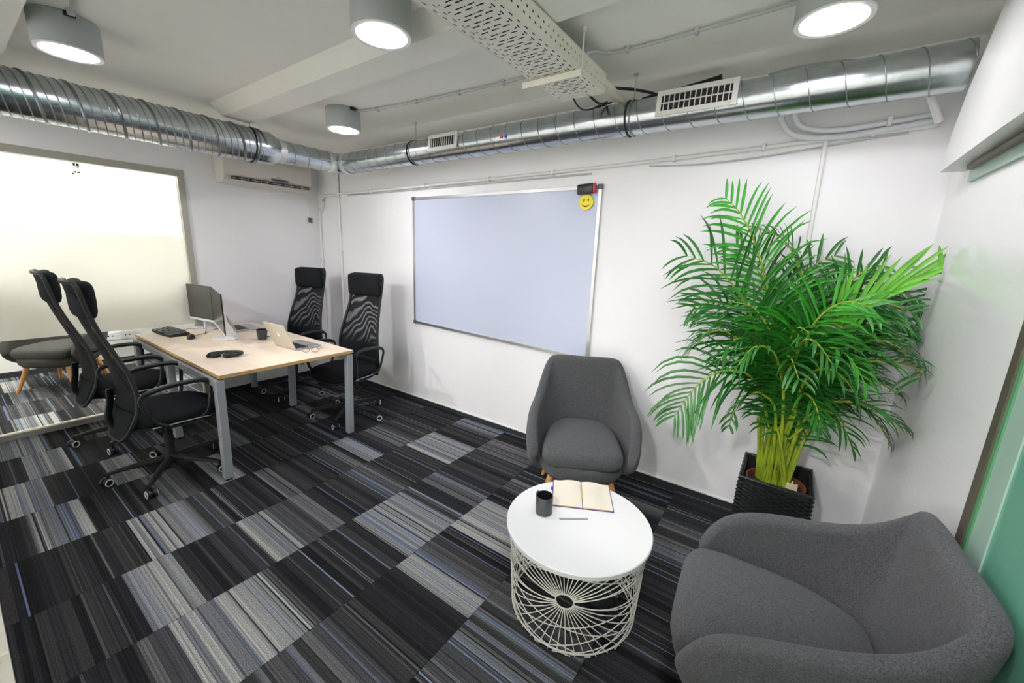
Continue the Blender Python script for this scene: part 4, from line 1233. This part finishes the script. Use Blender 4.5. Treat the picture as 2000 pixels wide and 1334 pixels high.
MB().tube(pts, 0.0035, seg=6, closed=True).build('base_ring', M['white_wire'], ct, smooth=True)

# mug on coffee table
def mug(name, label, loc, r, h, rz, m_out, m_in, taper=1.0, spoon=False):
    t = thing(name, label, 'mug', loc, rz)
    k = MB(); k.lathe([(0.0, 0.0), (r * taper - 0.004, 0.0), (r * taper, 0.004), (r, h - 0.002), (r - 0.0015, h), (r - 0.0035, h - 0.001)], seg=36)
    k.build('body', M[m_out], t, smooth=True)
    k = MB(); k.lathe([(r - 0.0035, h - 0.001), (r * taper - 0.005, 0.008), (0.0, 0.006)], seg=36)
    k.build('inside', M[m_in], t, smooth=True)
    hp_ = catmull([(r * 0.97, 0, h * 0.80), (r + 0.018, 0, h * 0.82), (r + 0.030, 0, h * 0.62), (r + 0.026, 0, h * 0.38), (r * 0.97, 0, h * 0.26)], 5)
    MB().tube(hp_, 0.0045, seg=8, flat=1.3).build('handle', M[m_out], t, smooth=True)
    return t
mug('mug', 'dark grey mug standing on the round white coffee table', (4.003, -1.315, TH), 0.038, 0.088, math.radians(150), 'mug_grey', 'mug_in')
mug('mug', 'brown-black mug with a spoon beside the open silver laptop', (0.978, -1.155, DH), 0.043, 0.092, math.radians(38), 'mug_grey', 'mug_in', 0.85)
sp_ = MB(); sp_.tube(catmull([(0.973, -1.155, DH + 0.02), (1.003, -1.13, DH + 0.09), (1.018, -1.12, DH + 0.128)], 4), [0.003] * 6 + [0.005] * 3, seg=6)
tag(sp_.build('teaspoon', M['alu'], None, smooth=True), 'teaspoon standing in the desk mug', 'spoon')
# notebook
nbc = Vector((4.083, -1.088, TH))
nb = thing('notebook', 'open blank notebook with purple cover on the round coffee table', 'notebook', nbc, math.radians(28))
# local x across the spread, y up the page
def page_side(s):
    k = MB(); R = []
    for j in range(2):
        y = -0.105 + 0.21 * j
        top_ = []; 
        for i in range(11):
            u = i / 10; x = s * (0.002 + 0.136 * u)
            z = 0.004 + 0.011 * (math.sin(PI * min(1, u * 1.15 + 0.12)) ** 0.7 if u < 0.76 else max(0.12, math.sin(PI * min(1, u * 1.15 + 0.12))) ** 0.7)
            if u > 0.9: z = 0.0065
            top_.append(Vector((x, y, max(z, 0.0062))))
        bot_ = [Vector((p.x, y, 0.003)) for p in top_][::-1]
        R.append(top_ + bot_)
    k.loft(R)
    return k
for s in (-1, 1):
    k = page_side(s)
    k.build('page_block', M['page'], nb, smooth=True, angle=50)
    MB().box(min(s * 0.001, s * 0.142), max(s * 0.001, s * 0.142), -0.109, 0.109, 0.0004, 0.0028).build('cover', M['purple'], nb)
    e_ = MB()
    for q in range(3):
        e_.box(min(s * 0.012, s * 0.136), max(s * 0.012, s * 0.136), -0.1068, -0.105, 0.0034 + q * 0.0016, 0.0042 + q * 0.0016)
    e_.build('page_edge', M['page_edge'], nb)
MB().tube(catmull([(0, 0.112, 0.008), (0.001, 0.03, 0.0085), (0.0, -0.08, 0.008), (0.002, -0.115, 0.003)], 5), 0.0022, seg=5, flat=0.4).build('ribbon', M['purple'], nb)
k = MB(); k.rbox(-0.150, -0.140, 0.02, 0.035, 0.001, 0.012, 0.003, 2); k.build('pen_loop', M['purple'], nb)
pc = thing('pencil', 'short wooden pencil lying in the fold of the notebook', 'pencil', nbc + Vector((0, 0, 0.013)), math.radians(28))
MB().cyl((-0.001, -0.045, 0), (-0.003, 0.062, 0.0), 0.0036, seg=6).build('barrel', M['pencil'], pc)
MB().cyl((-0.003, 0.062, 0.0), (-0.0035, 0.074, 0.0), 0.0036, 0.0006, seg=6).build('tip', M['tag'], pc)

# ================================================================== DESK OBJECTS
def monitor(label, c0, c1, zb, zt, base, base_r):
    """c0 -> c1: lower edge of the panel, screen faces to the right-hand side going c0->c1 (towards -Y)"""
    c0 = Vector((*c0, 0)); c1 = Vector((*c1, 0)); mid = (c0 + c1) / 2; d = (c1 - c0).normalized(); ang = math.atan2(d.y, d.x)
    Wd = (c1 - c0).length; Hh = zt - zb
    t = thing('monitor', label, 'monitor', (base[0], base[1], DH), ang)
    inv = Matrix.Rotation(-ang, 4, 'Z')
    off = inv @ Vector((mid.x - base[0], mid.y - base[1], 0)); z0 = zb - DH; z1 = zt - DH
    x0, x1 = off.x - Wd / 2, off.x + Wd / 2; y = off.y
    MB().box(x0, x1, y, y + 0.009, z0, z1).build('panel', M['plastic_black'], t)
    MB().box(x0 + 0.003, x1 - 0.003, y - 0.0016, y - 0.0002, z0 + 0.016, z1 - 0.003).build('screen', M['screen'], t)
    MB().box(x0, x1, y - 0.0025, y + 0.012, z0 - 0.006, z0 + 0.014).build('chin', M['white_plastic'], t)
    bk = MB(); bk.rbox(off.x - Wd * 0.34, off.x + Wd * 0.34, y + 0.009, y + 0.036, z0 + 0.01, z0 + 0.17, 0.01, 2)
    bk.build('rear_housing', M['white_plastic'], t)
    # stand: slanted wedge down to an oval foot
    st = MB()
    def q(xc, yc, z, hx, hy): return [Vector((xc - hx, yc - hy, z)), Vector((xc + hx, yc - hy, z)), Vector((xc + hx, yc + hy, z)), Vector((xc - hx, yc + hy, z))]
    st.loft([q(0, 0.045, 0.010, 0.012, 0.055), q(off.x * 0.6, 0.035, 0.06, 0.012, 0.032), q(off.x, y + 0.03, z0 + 0.10, 0.012, 0.012)])
    st.build('stand_neck', M['white_plastic'], t)
    ft = MB(); R = []
    for s, z in ((0.96, 0.0), (1.0, 0.004), (1.0, 0.007), (0.97, 0.010), (0.5, 0.011)):
        R.append([Vector((base_r[0] * s * math.cos(2 * PI * k / 40), base_r[1] * s * math.sin(2 * PI * k / 40), z)) for k in range(40)])
    ft.loft(R); ft.build('foot', M['white_plastic'], t, smooth=True, angle=40)
    rg = MB(); pts = [Vector((base_r[0] * 0.55 * math.cos(2 * PI * k / 30), base_r[1] * 0.6 * math.sin(2 * PI * k / 30), 0.0115)) for k in range(30)]
    rg.tube(pts, 0.0012, seg=4, closed=True).build('foot_ring', M['pencil'], t)
    return t
monitor('frameless monitor on white oval stand seen nearly edge-on, nearer one', (0.37, -1.305), (1.075, -1.472), 0.822, 1.153, (0.725, -1.345), (0.125, 0.095))
monitor('frameless dark monitor farther back with its screen facing the near chairs', (-0.13, -1.388), (0.385, -1.31), 0.828, 1.158, (0.12, -1.30), (0.125, 0.095))

def laptop(label, loc, rz, w=0.31, d=0.225, tilt=17, logo=True):
    t = thing('laptop', label, 'laptop', loc, rz)
    MB().rbox(-w / 2, w / 2, 0, d, 0.002, 0.013, 0.012, 3, zr=0.003).build('base', M['lap_body'], t, smooth=True)
    kb = MB().box(-w * 0.43, w * 0.43, 0.022, 0.125, 0.0130, 0.0134).build('keyboard_well', M['plastic_grey'], t)
    for r in range(5):
        n = 13
        for c_ in range(n):
            x = -w * 0.42 + (c_ + 0.5) * w * 0.84 / n; y = 0.026 + r * 0.0195
            if r == 4 and 3 <= c_ <= 8:
                if c_ == 5: MB().box(x - 0.050, x + 0.050, y, y + 0.016, 0.0134, 0.0146).build('key', M['keys'], t)
                continue
            MB().box(x - w * 0.028, x + w * 0.028, y, y + 0.016, 0.0134, 0.0146).build('key', M['keys'], t)
    MB().box(-0.052, 0.052, 0.138, d - 0.012, 0.0130, 0.0135).build('trackpad', M['lap_lid'], t)
    T = Matrix.Translation((0, 0.004, 0.010)) @ Matrix.Rotation(math.radians(tilt), 4, 'X')
    ld = MB(); ld.rbox(-w / 2, w / 2, 0.0, d - 0.005, -0.003, 0.003, 0.012, 3, T=T @ Matrix.Rotation(PI / 2, 4, 'X'), zr=0.0012)
    lo = ld.build('lid', M['lap_lid'], t, smooth=True)
    MB().box(-w / 2 + 0.008, w / 2 - 0.008, 0.0031, 0.0036, 0.012, d - 0.014, T).build('screen', M['screen'], lo)
    if logo:
        k = MB(); pts = []
        # bitten fruit emblem outline
        for (x, z) in ((0.000, 0.012), (0.006, 0.0145), (0.011, 0.013), (0.0135, 0.010), (0.0108, 0.007), (0.0098, 0.003), (0.011, -0.001), (0.0148, -0.004), (0.012, -0.010), (0.008, -0.0145), (0.004, -0.0148), (0, -0.0135),
                       (-0.004, -0.0148), (-0.008, -0.0145), (-0.012, -0.010), (-0.0148, -0.003), (-0.0145, 0.004), (-0.0125, 0.010), (-0.009, 0.0138), (-0.005, 0.014)):
            pts.append((x, z))
        cz = d * 0.52
        a_ = [T @ Vector((-x, -0.0031, cz + z)) for x, z in pts]; b_ = [T @ Vector((-x, -0.0040, cz + z)) for x, z in pts]
        k.loft([a_, b_]); k.build('emblem', M['logo'], lo)
        lf = [(0.000, 0.0165), (0.004, 0.0175), (0.0065, 0.0225), (0.002, 0.0215)]
        k = MB(); k.loft([[T @ Vector((-x, -0.0031, cz + z)) for x, z in lf], [T @ Vector((-x, -0.0040, cz + z)) for x, z in lf]]); k.build('emblem', M['logo'], lo)
    return t
laptop('open silver laptop showing its lid, at the right end of the desk', (1.425, -1.180, DH), math.radians(3), tilt=22)
laptop('open silver laptop behind the monitors, farther from the camera', (0.335, -1.172, DH), math.radians(-1), tilt=24)

# keyboard
kb = thing('keyboard', 'black computer keyboard at the left end of the desk', 'keyboard', (0.175, -1.585, DH), math.radians(3))
k = MB(); R = []
out = [(-0.21, -0.075), (-0.13, -0.085), (0, -0.09), (0.13, -0.085), (0.21, -0.075), (0.225, 0.0), (0.215, 0.07), (0.12, 0.08), (0, 0.082), (-0.12, 0.08), (-0.215, 0.07), (-0.225, 0.0)]
for s, z in ((0.98, 0.0), (1.0, 0.006), (0.99, 0.012), (0.95, 0.016)):
    R.append([Vector((x * s, y * s, z + (0.010 if y > 0 and z > 0.005 else 0))) for x, y in out])
k.loft(R); k.build('case', M['plastic_matt'], kb)
for r in range(5):
    for c_ in range(18):
        x = -0.196 + c_ * 0.0228; y = -0.062 + r * 0.0265
        if c_ in (14,): continue
        if r == 0 and 4 <= c_ <= 8:
            if c_ == 6: MB().box(x - 0.055, x + 0.055, y - 0.008, y + 0.010, 0.015, 0.023).build('key', M['plastic_grey'], kb)
            continue
        zz = 0.017 + r * 0.0024
        MB().box(x - 0.0094, x + 0.0094, y - 0.0095, y + 0.0105, zz - 0.002, zz + 0.0055).build('key', M['plastic_grey'], kb)
# mouse
ms = thing('mouse', 'black computer mouse between keyboard and monitor stand', 'mouse', (0.545, -1.545, DH), math.radians(65))
k = MB(); R = []
for s, z in ((0.92, 0.0), (1.0, 0.006), (0.98, 0.016), (0.85, 0.028), (0.55, 0.036), (0.2, 0.0385)):
    R.append([Vector((0.030 * s * math.cos(a), 0.055 * s * math.sin(a) - (0.004 if z > 0.02 else 0), z)) for a in [2 * PI * q / 28 for q in range(28)]])
k.loft(R); k.build('body', M['plastic_black'], ms, smooth=True, angle=80)
MB().cyl((-0.003, 0.030, 0.0325), (0.003, 0.030, 0.0325), 0.006, seg=12).build('scroll_wheel', M['plastic_grey'], ms)
MB().tube(catmull([(0, 0.054, 0.006), (0.01, 0.12, 0.003), (0.06, 0.18, 0.003), (0.09, 0.26, 0.003)], 6), 0.0018, seg=6).build('cord', M['plastic_black'], ms, smooth=True)
# loose thin cable by the monitor
o_ = MB().tube(catmull([(0.08, -1.50, DH + 0.003), (0.16, -1.42, DH + 0.018), (0.13, -1.36, DH + 0.003), (0.22, -1.33, DH + 0.02), (0.30, -1.36, DH + 0.004), (0.42, -1.40, DH + 0.003)], 6), 0.0022, seg=6).build('charging_cable', M['plastic_black'], None, smooth=True)
tag(o_, 'thin black cable curling around the rear monitor foot', 'cable')
# headphones
hpn = thing('headphones', 'black over-ear headphones lying on the desk', 'headphones', (1.40, -1.60, DH), math.radians(62))
for (s, cx_) in ((-1, -0.062), (1, 0.030)):
    cshape = MB(); R = []
    for q, z in ((0.85, 0.0), (1.0, 0.006), (1.0, 0.020), (0.9, 0.028), (0.6, 0.031)):
        R.append([Vector((cx_ + 0.040 * q * math.cos(a), -0.012 * s + 0.034 * q * math.sin(a), z)) for a in [2 * PI * k / 24 for k in range(24)]])
    cshape.loft(R); co = cshape.build('ear_cup', M['plastic_black'], hpn, smooth=True, angle=70)
    pts = [Vector((cx_ + 0.029 * math.cos(a), -0.012 * s + 0.024 * math.sin(a), 0.031)) for a in [2 * PI * k / 20 for k in range(20)]]
    MB().tube(pts, 0.007, seg=8, closed=True).build('ear_pad', M['black_rubber'], co, smooth=True)
bp = catmull([(-0.10, -0.02, 0.018), (-0.085, 0.03, 0.020), (-0.03, 0.062, 0.022), (0.04, 0.062, 0.022), (0.095, 0.035, 0.022), (0.112, 0.0, 0.020), (0.09, -0.035, 0.018), (0.05, -0.05, 0.016)], 5)
MB().tube(bp, 0.0135, seg=8, flat=0.5, upv=(0, 1, 0)).build('headband', M['plastic_black'], hpn, smooth=True)
# glasses
gl = thing('eyeglasses', 'thin black-rimmed glasses lying beside the laptop corner', 'glasses', (1.70, -1.115, DH), math.radians(48))
for s in (-1, 1):
    pts = [Vector((s * 0.034 + 0.026 * math.copysign(abs(math.cos(a)) ** 0.8, math.cos(a)), 0.0, 0.021 + 0.018 * math.copysign(abs(math.sin(a)) ** 0.8, math.sin(a)))) for a in [2 * PI * k / 24 for k in range(24)]]
    MB().tube(pts, 0.0016, seg=6, closed=True).build('rim', M['plastic_black'], gl, smooth=True)
    MB().tube(catmull([(s * 0.060, 0, 0.028), (s * 0.066, 0.012, 0.027), (s * 0.064, 0.08, 0.022), (s * 0.060, 0.12, 0.010), (s * 0.058, 0.135, 0.003)], 4), 0.0016, seg=6).build('temple', M['plastic_black'], gl, smooth=True)
MB().tube(catmull([(-0.009, 0, 0.026), (0, 0, 0.030), (0.009, 0, 0.026)], 4), 0.0016, seg=6).build('bridge', M['plastic_black'], gl, smooth=True)

# ================================================================== PLANTER AND PALM
PX0, PX1, PY0, PY1, PH = 4.692, 5.015, -0.385, -0.055, 0.425
pot = thing('planter', 'square black woven planter in the corner behind the armchair', 'planter', ((PX0 + PX1) / 2, (PY0 + PY1) / 2, 0))
hx, hy = (PX1 - PX0) / 2, (PY1 - PY0) / 2
k = MB(); tk = 0.012
for (a0, a1, b0, b1) in ((-hx + .006, hx - .006, -hy + .006, -hy + tk), (-hx + .006, hx - .006, hy - tk, hy - .006), (-hx + .006, -hx + tk, -hy, hy), (hx - tk, hx - .006, -hy, hy)):
    k.box(a0, a1, max(b0, -hy + .006), min(b1, hy - .006), 0.0, PH - 0.005)
k.box(-hx + .01, hx - .01, -hy + .01, hy - .01, 0.0, 0.01)
k.build('liner', M['wicker'], pot)
rim = MB(); rim.tube([(-hx, -hy, PH), (hx, -hy, PH), (hx, hy, PH), (-hx, hy, PH)], 0.010, seg=8, closed=True)
rim.build('rim', M['wicker'], pot)
# weave: interlaced horizontal strands over vertical stakes on the four sides
wv = MB(); rows = 34; st_n = 12
for side in range(4):
    L2 = hx if side % 2 == 0 else hy
    D2 = hy if side % 2 == 0 else hx
    Rm = Matrix.Rotation(side * PI / 2, 4, 'Z')
    for r in range(rows):
        z = 0.012 + r * (PH - 0.03) / rows
        pts = []
        for i in range(st_n * 2 + 1):
            x = -L2 + 2 * L2 * i / (st_n * 2)
            o = 0.0070 * (1 if (i // 2 + r) % 2 else -1) if i % 2 == 1 else 0
            pts.append(Rm @ Vector((x, -D2 - 0.001 + 0.0 - o, z)))
        wv.tube(pts, 0.0048, seg=5, flat=1.0)
o_ = wv.build('weave', M['wicker'], pot, smooth=True); o_['kind'] = 'stuff'
ip = thing('nursery_pot', 'round terracotta nursery pot set inside the black planter', 'pot', ((PX0 + PX1) / 2, (PY0 + PY1) / 2, 0.012))
k = MB(); k.lathe([(0.0, 0), (0.10, 0.0), (0.135, 0.34), (0.142, 0.345), (0.143, 0.368), (0.134, 0.368), (0.13, 0.34), (0.0, 0.335)], seg=36)
k.build('pot_wall', M['terracotta'], ip, smooth=True)
k = MB(); k.lathe([(0.0, 0.350), (0.06, 0.353), (0.131, 0.345)], seg=30); k.build('soil', M['soil'], ip)
tg = thing('plant_tag', 'cream paper plant tag stuck in the soil of the palm', 'tag', (4.925, -0.305, 0.36), math.radians(8))
MB().box(-0.026, 0.026, -0.002, 0.002, 0.015, 0.072).build('card', M['tag'], tg)
MB().box(-0.004, 0.004, -0.003, 0.003, -0.01, 0.085).build('stake', M['tag'], tg)

palm = thing('areca_palm', 'tall bushy green areca palm with yellow-green stems in the corner', 'plant', (4.85, -0.22, 0.362))
PO = Vector((4.85, -0.22, 0.362))
def leaflet(m_, base, dirv, L, w, droop, nrm):
    """strip with a centre fold: 4 stations"""
    n = 5; pts = []; p = Vector(base); d = Vector(dirv).normalized()
    for i in range(n + 1):
        pts.append(p.copy())
        p = p + d * (L / n)
        d = (d + Vector((0, 0, -droop * (0.25 + i / n)))).normalized()
    vs = []; fs = []
    for i, q in enumerate(pts):
        t = i / n; ww = w * (0.35 + 2.2 * t * (1 - t) + 0.18 * (1 - t)) if t < 1 else 0.0004
        dd = (pts[min(i + 1, n)] - pts[max(i - 1, 0)]).normalized()
        sd = dd.cross(nrm); sd = sd.normalized() if sd.length > 1e-4 else dd.orthogonal().normalized()
        up_ = sd.cross(dd).normalized()
        vs += [q - sd * ww + up_ * ww * 0.35, q, q + sd * ww + up_ * ww * 0.35]
    for i in range(n):
        a = i * 3
        fs += [(a, a + 1, a + 4, a + 3), (a + 1, a + 2, a + 5, a + 4)]
    m_.add(vs, fs)
def clampx(v):
    return Vector((min(v.x, RX - 0.012), min(v.y, -0.012), v.z))
def frond(ctrl, start, L0, npair, droop=0.22, mt='leaf', wl=0.0078, sweep=0.75, seed=0, base=None, plane=None):
    """ctrl: world points of the rachis from pot to tip"""
    rng = random.Random(seed)
    C_ = catmull(ctrl, 10)
    n = len(C_)
    rr = [0.0075 * (1 - i / n) ** 0.8 + 0.0012 for i in range(n)]
    f = MB(); f.cur = 0
    C_ = [clampx(p) for p in C_]
    f.tube([p - PO for p in C_], rr, seg=6)
    f.cur = 1
    acc = [0.0]
    for i in range(1, n): acc.append(acc[-1] + (C_[i] - C_[i - 1]).length)
    tot = acc[-1]
    def at_(s):
        s = max(0, min(tot, s))
        for i in range(1, n):
            if acc[i] >= s:
                t = (s - acc[i - 1]) / max(1e-6, acc[i] - acc[i - 1]); return C_[i - 1].lerp(C_[i], t), (C_[i] - C_[i - 1]).normalized()
        return C_[-1], (C_[-1] - C_[-2]).normalized()
    for k in range(npair):
        u = k / (npair - 1)
        s = tot * (start + (1 - start) * u)
        p, d = at_(s)
        nrm = Vector((0, 0, 1)) - d * d.z
        if nrm.length < 0.25: nrm = (CAMP - p); nrm = nrm - d * nrm.dot(d)
        nrm.normalize()
        if plane is not None:
            nrm = Vector(plane); nrm = (nrm - d * nrm.dot(d)).normalized()
        side = d.cross(nrm).normalized()
        env = (0.55 + 0.75 * math.sin(PI * min(1, 0.18 + u * 0.72))) * (1 - 0.45 * u ** 3)
        for sg in (-1, 1):
            L = L0 * 1.28 * env * rng.uniform(0.85, 1.12)
            fw = sweep + 0.5 * u + rng.uniform(-0.12, 0.12)
            dv = side * sg + d * fw + nrm * rng.uniform(0.1, 0.5) + Vector((rng.uniform(-.16, .16), rng.uniform(-.16, .16), rng.uniform(-.12, .16)))
            n0 = len(f.v)
            leaflet(f, p - PO, dv, L, wl * rng.uniform(0.8, 1.15), 1.35 * droop * rng.uniform(0.6, 1.6), nrm)
            for q in range(n0, len(f.v)):
                w_ = f.v[q] + PO
                f.v[q] = clampx(w_) - PO
    o = f.build('frond', [M['stem'], M[mt]], palm, smooth=True, angle=60, fix=False)
    return o
def B(i, n, r=0.05):      # stem foot on the soil
    a = i * 2.399963; q = r * math.sqrt((i + 0.5) / n)
    return Vector((4.835 + q * 1.1 * math.cos(a), -0.23 + q * math.sin(a), 0.36))
NF = 44
def tip(px, py, Y):       # point on the plane y = Y seen at that place of the picture frame
    d = fwd + r_ * ((px - 1000) / 779.42) + u_ * ((667 - py) / 779.42)
    t = (Y - CAMP.y) / d.y
    return CAMP + d * t
FR = [
 # (mid points px,py,Y ...), start, L0, pairs, droop, material
 ([(1520, 780, -.25), (1505, 600, -.25), (1480, 490, -.25), (1448, 420, -.26), (1418, 388, -.28)], 0.48, 0.20, 24, 0.20, 'leaf_light', (0.3, -1, 0.1)),
 ([(1545, 760, -.22), (1572, 620, -.2), (1562, 530, -.2), (1530, 468, -.22), (1475, 446, -.26)], 0.48, 0.17, 22, 0.30, 'leaf_light', None),
 ([(1505, 790, -.25), (1475, 640, -.3), (1440, 570, -.33), (1395, 520, -.36), (1342, 500, -.4)], 0.42, 0.26, 20, 0.22, 'leaf', (0.2, -1, 0.3)),
 ([(1580, 760, -.25), (1640, 640, -.28), (1720, 575, -.3), (1790, 540, -.3), (1842, 528, -.3)], 0.42, 0.20, 16, 0.06, 'leaf_spear', (0, -1, 0.2)),
 ([(1560, 770, -.2), (1600, 640, -.18), (1645, 570, -.17), (1680, 535, -.17), (1712, 520, -.17)], 0.45, 0.17, 18, 0.15, 'leaf', (0, -1, 0.2)),
 ([(1495, 800, -.32), (1465, 735, -.42), (1410, 725, -.5), (1360, 755, -.55), (1318, 812, -.58)], 0.50, 0.22, 20, 0.38, 'leaf', (0.2, -0.8, 0.7)),
 ([(1500, 790, -.3), (1470, 700, -.38), (1430, 655, -.42), (1390, 648, -.44), (1352, 680, -.46)], 0.45, 0.20, 20, 0.36, 'leaf', None),
 ([(1500, 780, -.28), (1470, 660, -.3), (1440, 610, -.3), (1400, 590, -.3), (1358, 600, -.32)], 0.45, 0.22, 20, 0.26, 'leaf', (0.1, -1, 0.4)),
 ([(1580, 790, -.3), (1640, 720, -.38), (1710, 705, -.4), (1780, 715, -.4), (1835, 745, -.4)], 0.45, 0.19, 22, 0.28, 'leaf', None),
 ([(1570, 820, -.3), (1610, 790, -.4), (1660, 785, -.45), (1710, 800, -.47), (1762, 835, -.48)], 0.50, 0.15, 18, 0.25, 'leaf', None),
 ([(1570, 770, -.2), (1630, 680, -.2), (1690, 640, -.2), (1750, 630, -.2), (1800, 645, -.2)], 0.42, 0.20, 20, 0.28, 'leaf', (0, -1, 0.5)),
 ([(1575, 760, -.2), (1640, 640, -.15), (1690, 590, -.12), (1740, 570, -.12), (1790, 580, -.14)], 0.42, 0.20, 20, 0.24, 'leaf', (0, -1, 0.3)),
 ([(1545, 780, -.35), (1555, 700, -.5), (1570, 665, -.6), (1595, 670, -.68), (1625, 710, -.74)], 0.45, 0.18, 18, 0.36, 'leaf', None),
 ([(1530, 790, -.38), (1520, 710, -.52), (1500, 680, -.62), (1470, 680, -.68), (1440, 715, -.72)], 0.45, 0.17, 18, 0.36, 'leaf', None),
 ([(1550, 800, -.36), (1575, 740, -.48), (1610, 720, -.56), (1650, 740, -.6), (1675, 780, -.62)], 0.40, 0.17, 18, 0.36, 'leaf', None),
 ([(1515, 810, -.35), (1490, 770, -.42), (1465, 770, -.45), (1440, 790, -.46), (1425, 830, -.47)], 0.45, 0.10, 14, 0.36, 'leaf', None),
 ([(1540, 760, -.2), (1550, 640, -.15), (1560, 570, -.12), (1590, 520, -.1), (1630, 500, -.08)], 0.42, 0.18, 20, 0.16, 'leaf', (0, -1, 0.1)),
 ([(1520, 770, -.22), (1510, 650, -.2), (1500, 580, -.18), (1475, 520, -.16), (1440, 480, -.15)], 0.42, 0.20, 20, 0.18, 'leaf', (0, -1, 0.1)),
 ([(1540, 790, -.3), (1560, 690, -.35), (1600, 620, -.4), (1650, 590, -.42), (1700, 600, -.44)], 0.40, 0.20, 22, 0.26, 'leaf_light', (0, -1, 0.5)),
 ([(1530, 790, -.28), (1520, 690, -.3), (1500, 640, -.32), (1470, 600, -.34), (1430, 590, -.36)], 0.40, 0.19, 20, 0.25, 'leaf', (0, -1, 0.5)),
 ([(1550, 800, -.3), (1600, 730, -.35), (1660, 680, -.38), (1720, 665, -.4), (1775, 690, -.42)], 0.40, 0.18, 20, 0.3, 'leaf', None),
 ([(1560, 810, -.25), (1610, 760, -.25), (1660, 740, -.25), (1710, 745, -.25), (1760, 775, -.25)], 0.45, 0.15, 18, 0.28, 'leaf', None),
 ([(1545, 780, -.3), (1560, 700, -.34), (1585, 650, -.36), (1620, 630, -.38), (1660, 650, -.4)], 0.35, 0.20, 20, 0.3, 'leaf', (0, -1, 0.6)),
 ([(1535, 790, -.32), (1535, 710, -.4), (1545, 660, -.45), (1560, 640, -.5), (1580, 650, -.55)], 0.35, 0.18, 18, 0.34, 'leaf', (0, -1, 0.6)),
 ([(1525, 780, -.26), (1530, 680, -.24), (1545, 600, -.2), (1555, 560, -.18), (1570, 530, -.16)], 0.40, 0.17, 18, 0.2, 'leaf', (0, -1, 0.1)),
 ([(1550, 770, -.22), (1600, 690, -.16), (1650, 650, -.12), (1700, 650, -.1), (1740, 680, -.1)], 0.40, 0.17, 18, 0.3, 'leaf', None),
]
FR += [
 ([(1560, 840, -.3), (1590, 805, -.38), (1620, 805, -.44), (1645, 830, -.48), (1662, 870, -.5)], 0.35, 0.14, 18, 0.34, 'leaf', None),
 ([(1545, 830, -.32), (1560, 780, -.42), (1575, 770, -.48), (1592, 790, -.54), (1604, 835, -.58)], 0.35, 0.14, 18, 0.38, 'leaf', None),
 ([(1570, 830, -.24), (1620, 790, -.24), (1670, 790, -.24), (1710, 820, -.24), (1738, 865, -.24)], 0.40, 0.14, 18, 0.34, 'leaf', None),
 ([(1530, 800, -.3), (1530, 730, -.42), (1535, 700, -.5), (1545, 700, -.56), (1560, 740, -.62)], 0.35, 0.16, 18, 0.36, 'leaf', (0, -1, 0.7)),
 ([(1550, 780, -.3), (1590, 700, -.4), (1625, 680, -.5), (1660, 700, -.56), (1690, 750, -.6)], 0.38, 0.17, 20, 0.34, 'leaf_light', None),
 ([(1515, 790, -.3), (1490, 700, -.36), (1465, 665, -.42), (1435, 665, -.48), (1408, 700, -.52)], 0.38, 0.18, 20, 0.34, 'leaf', None),
 ([(1560, 760, -.2), (1610, 650, -.2), (1660, 600, -.22), (1720, 590, -.24), (1780, 610, -.26)], 0.38, 0.20, 22, 0.26, 'leaf', (0, -1, 0.4)),
]
def frond_ctrl(i, mids):
    P_ = [B(i, NF)]
    pts = [tip(*m_) for m_ in mids]
    return P_ + pts
for i, (mids, st, L0, npr, dr_, mt, pl) in enumerate(FR):
    sp = mt == 'leaf_spear'
    frond(frond_ctrl(i * 1.0, mids), st, L0, npr, dr_, mt, seed=i, plane=pl, sweep=4.0 if sp else 0.75, wl=0.010 if sp else 0.0070)
# bare lower stems of the clump
for i in range(34):
    b0 = B(i * 1.3, NF, 0.085)
    a = i * 2.399963
    top_ = Vector((4.85 + 0.13 * math.cos(a), -0.24 + 0.11 * math.sin(a), random.uniform(0.72, 0.95)))
    C_ = bez(b0, (b0 + top_) / 2 + Vector((b0.x - top_.x, b0.y - top_.y, 0)) * 0.2, top_, 6)
    MB().tube([p - PO for p in C_], [0.0095, 0.009, 0.0085, 0.008, 0.007, 0.006, 0.004], seg=8).build('stem', M['stem'], palm, smooth=True)
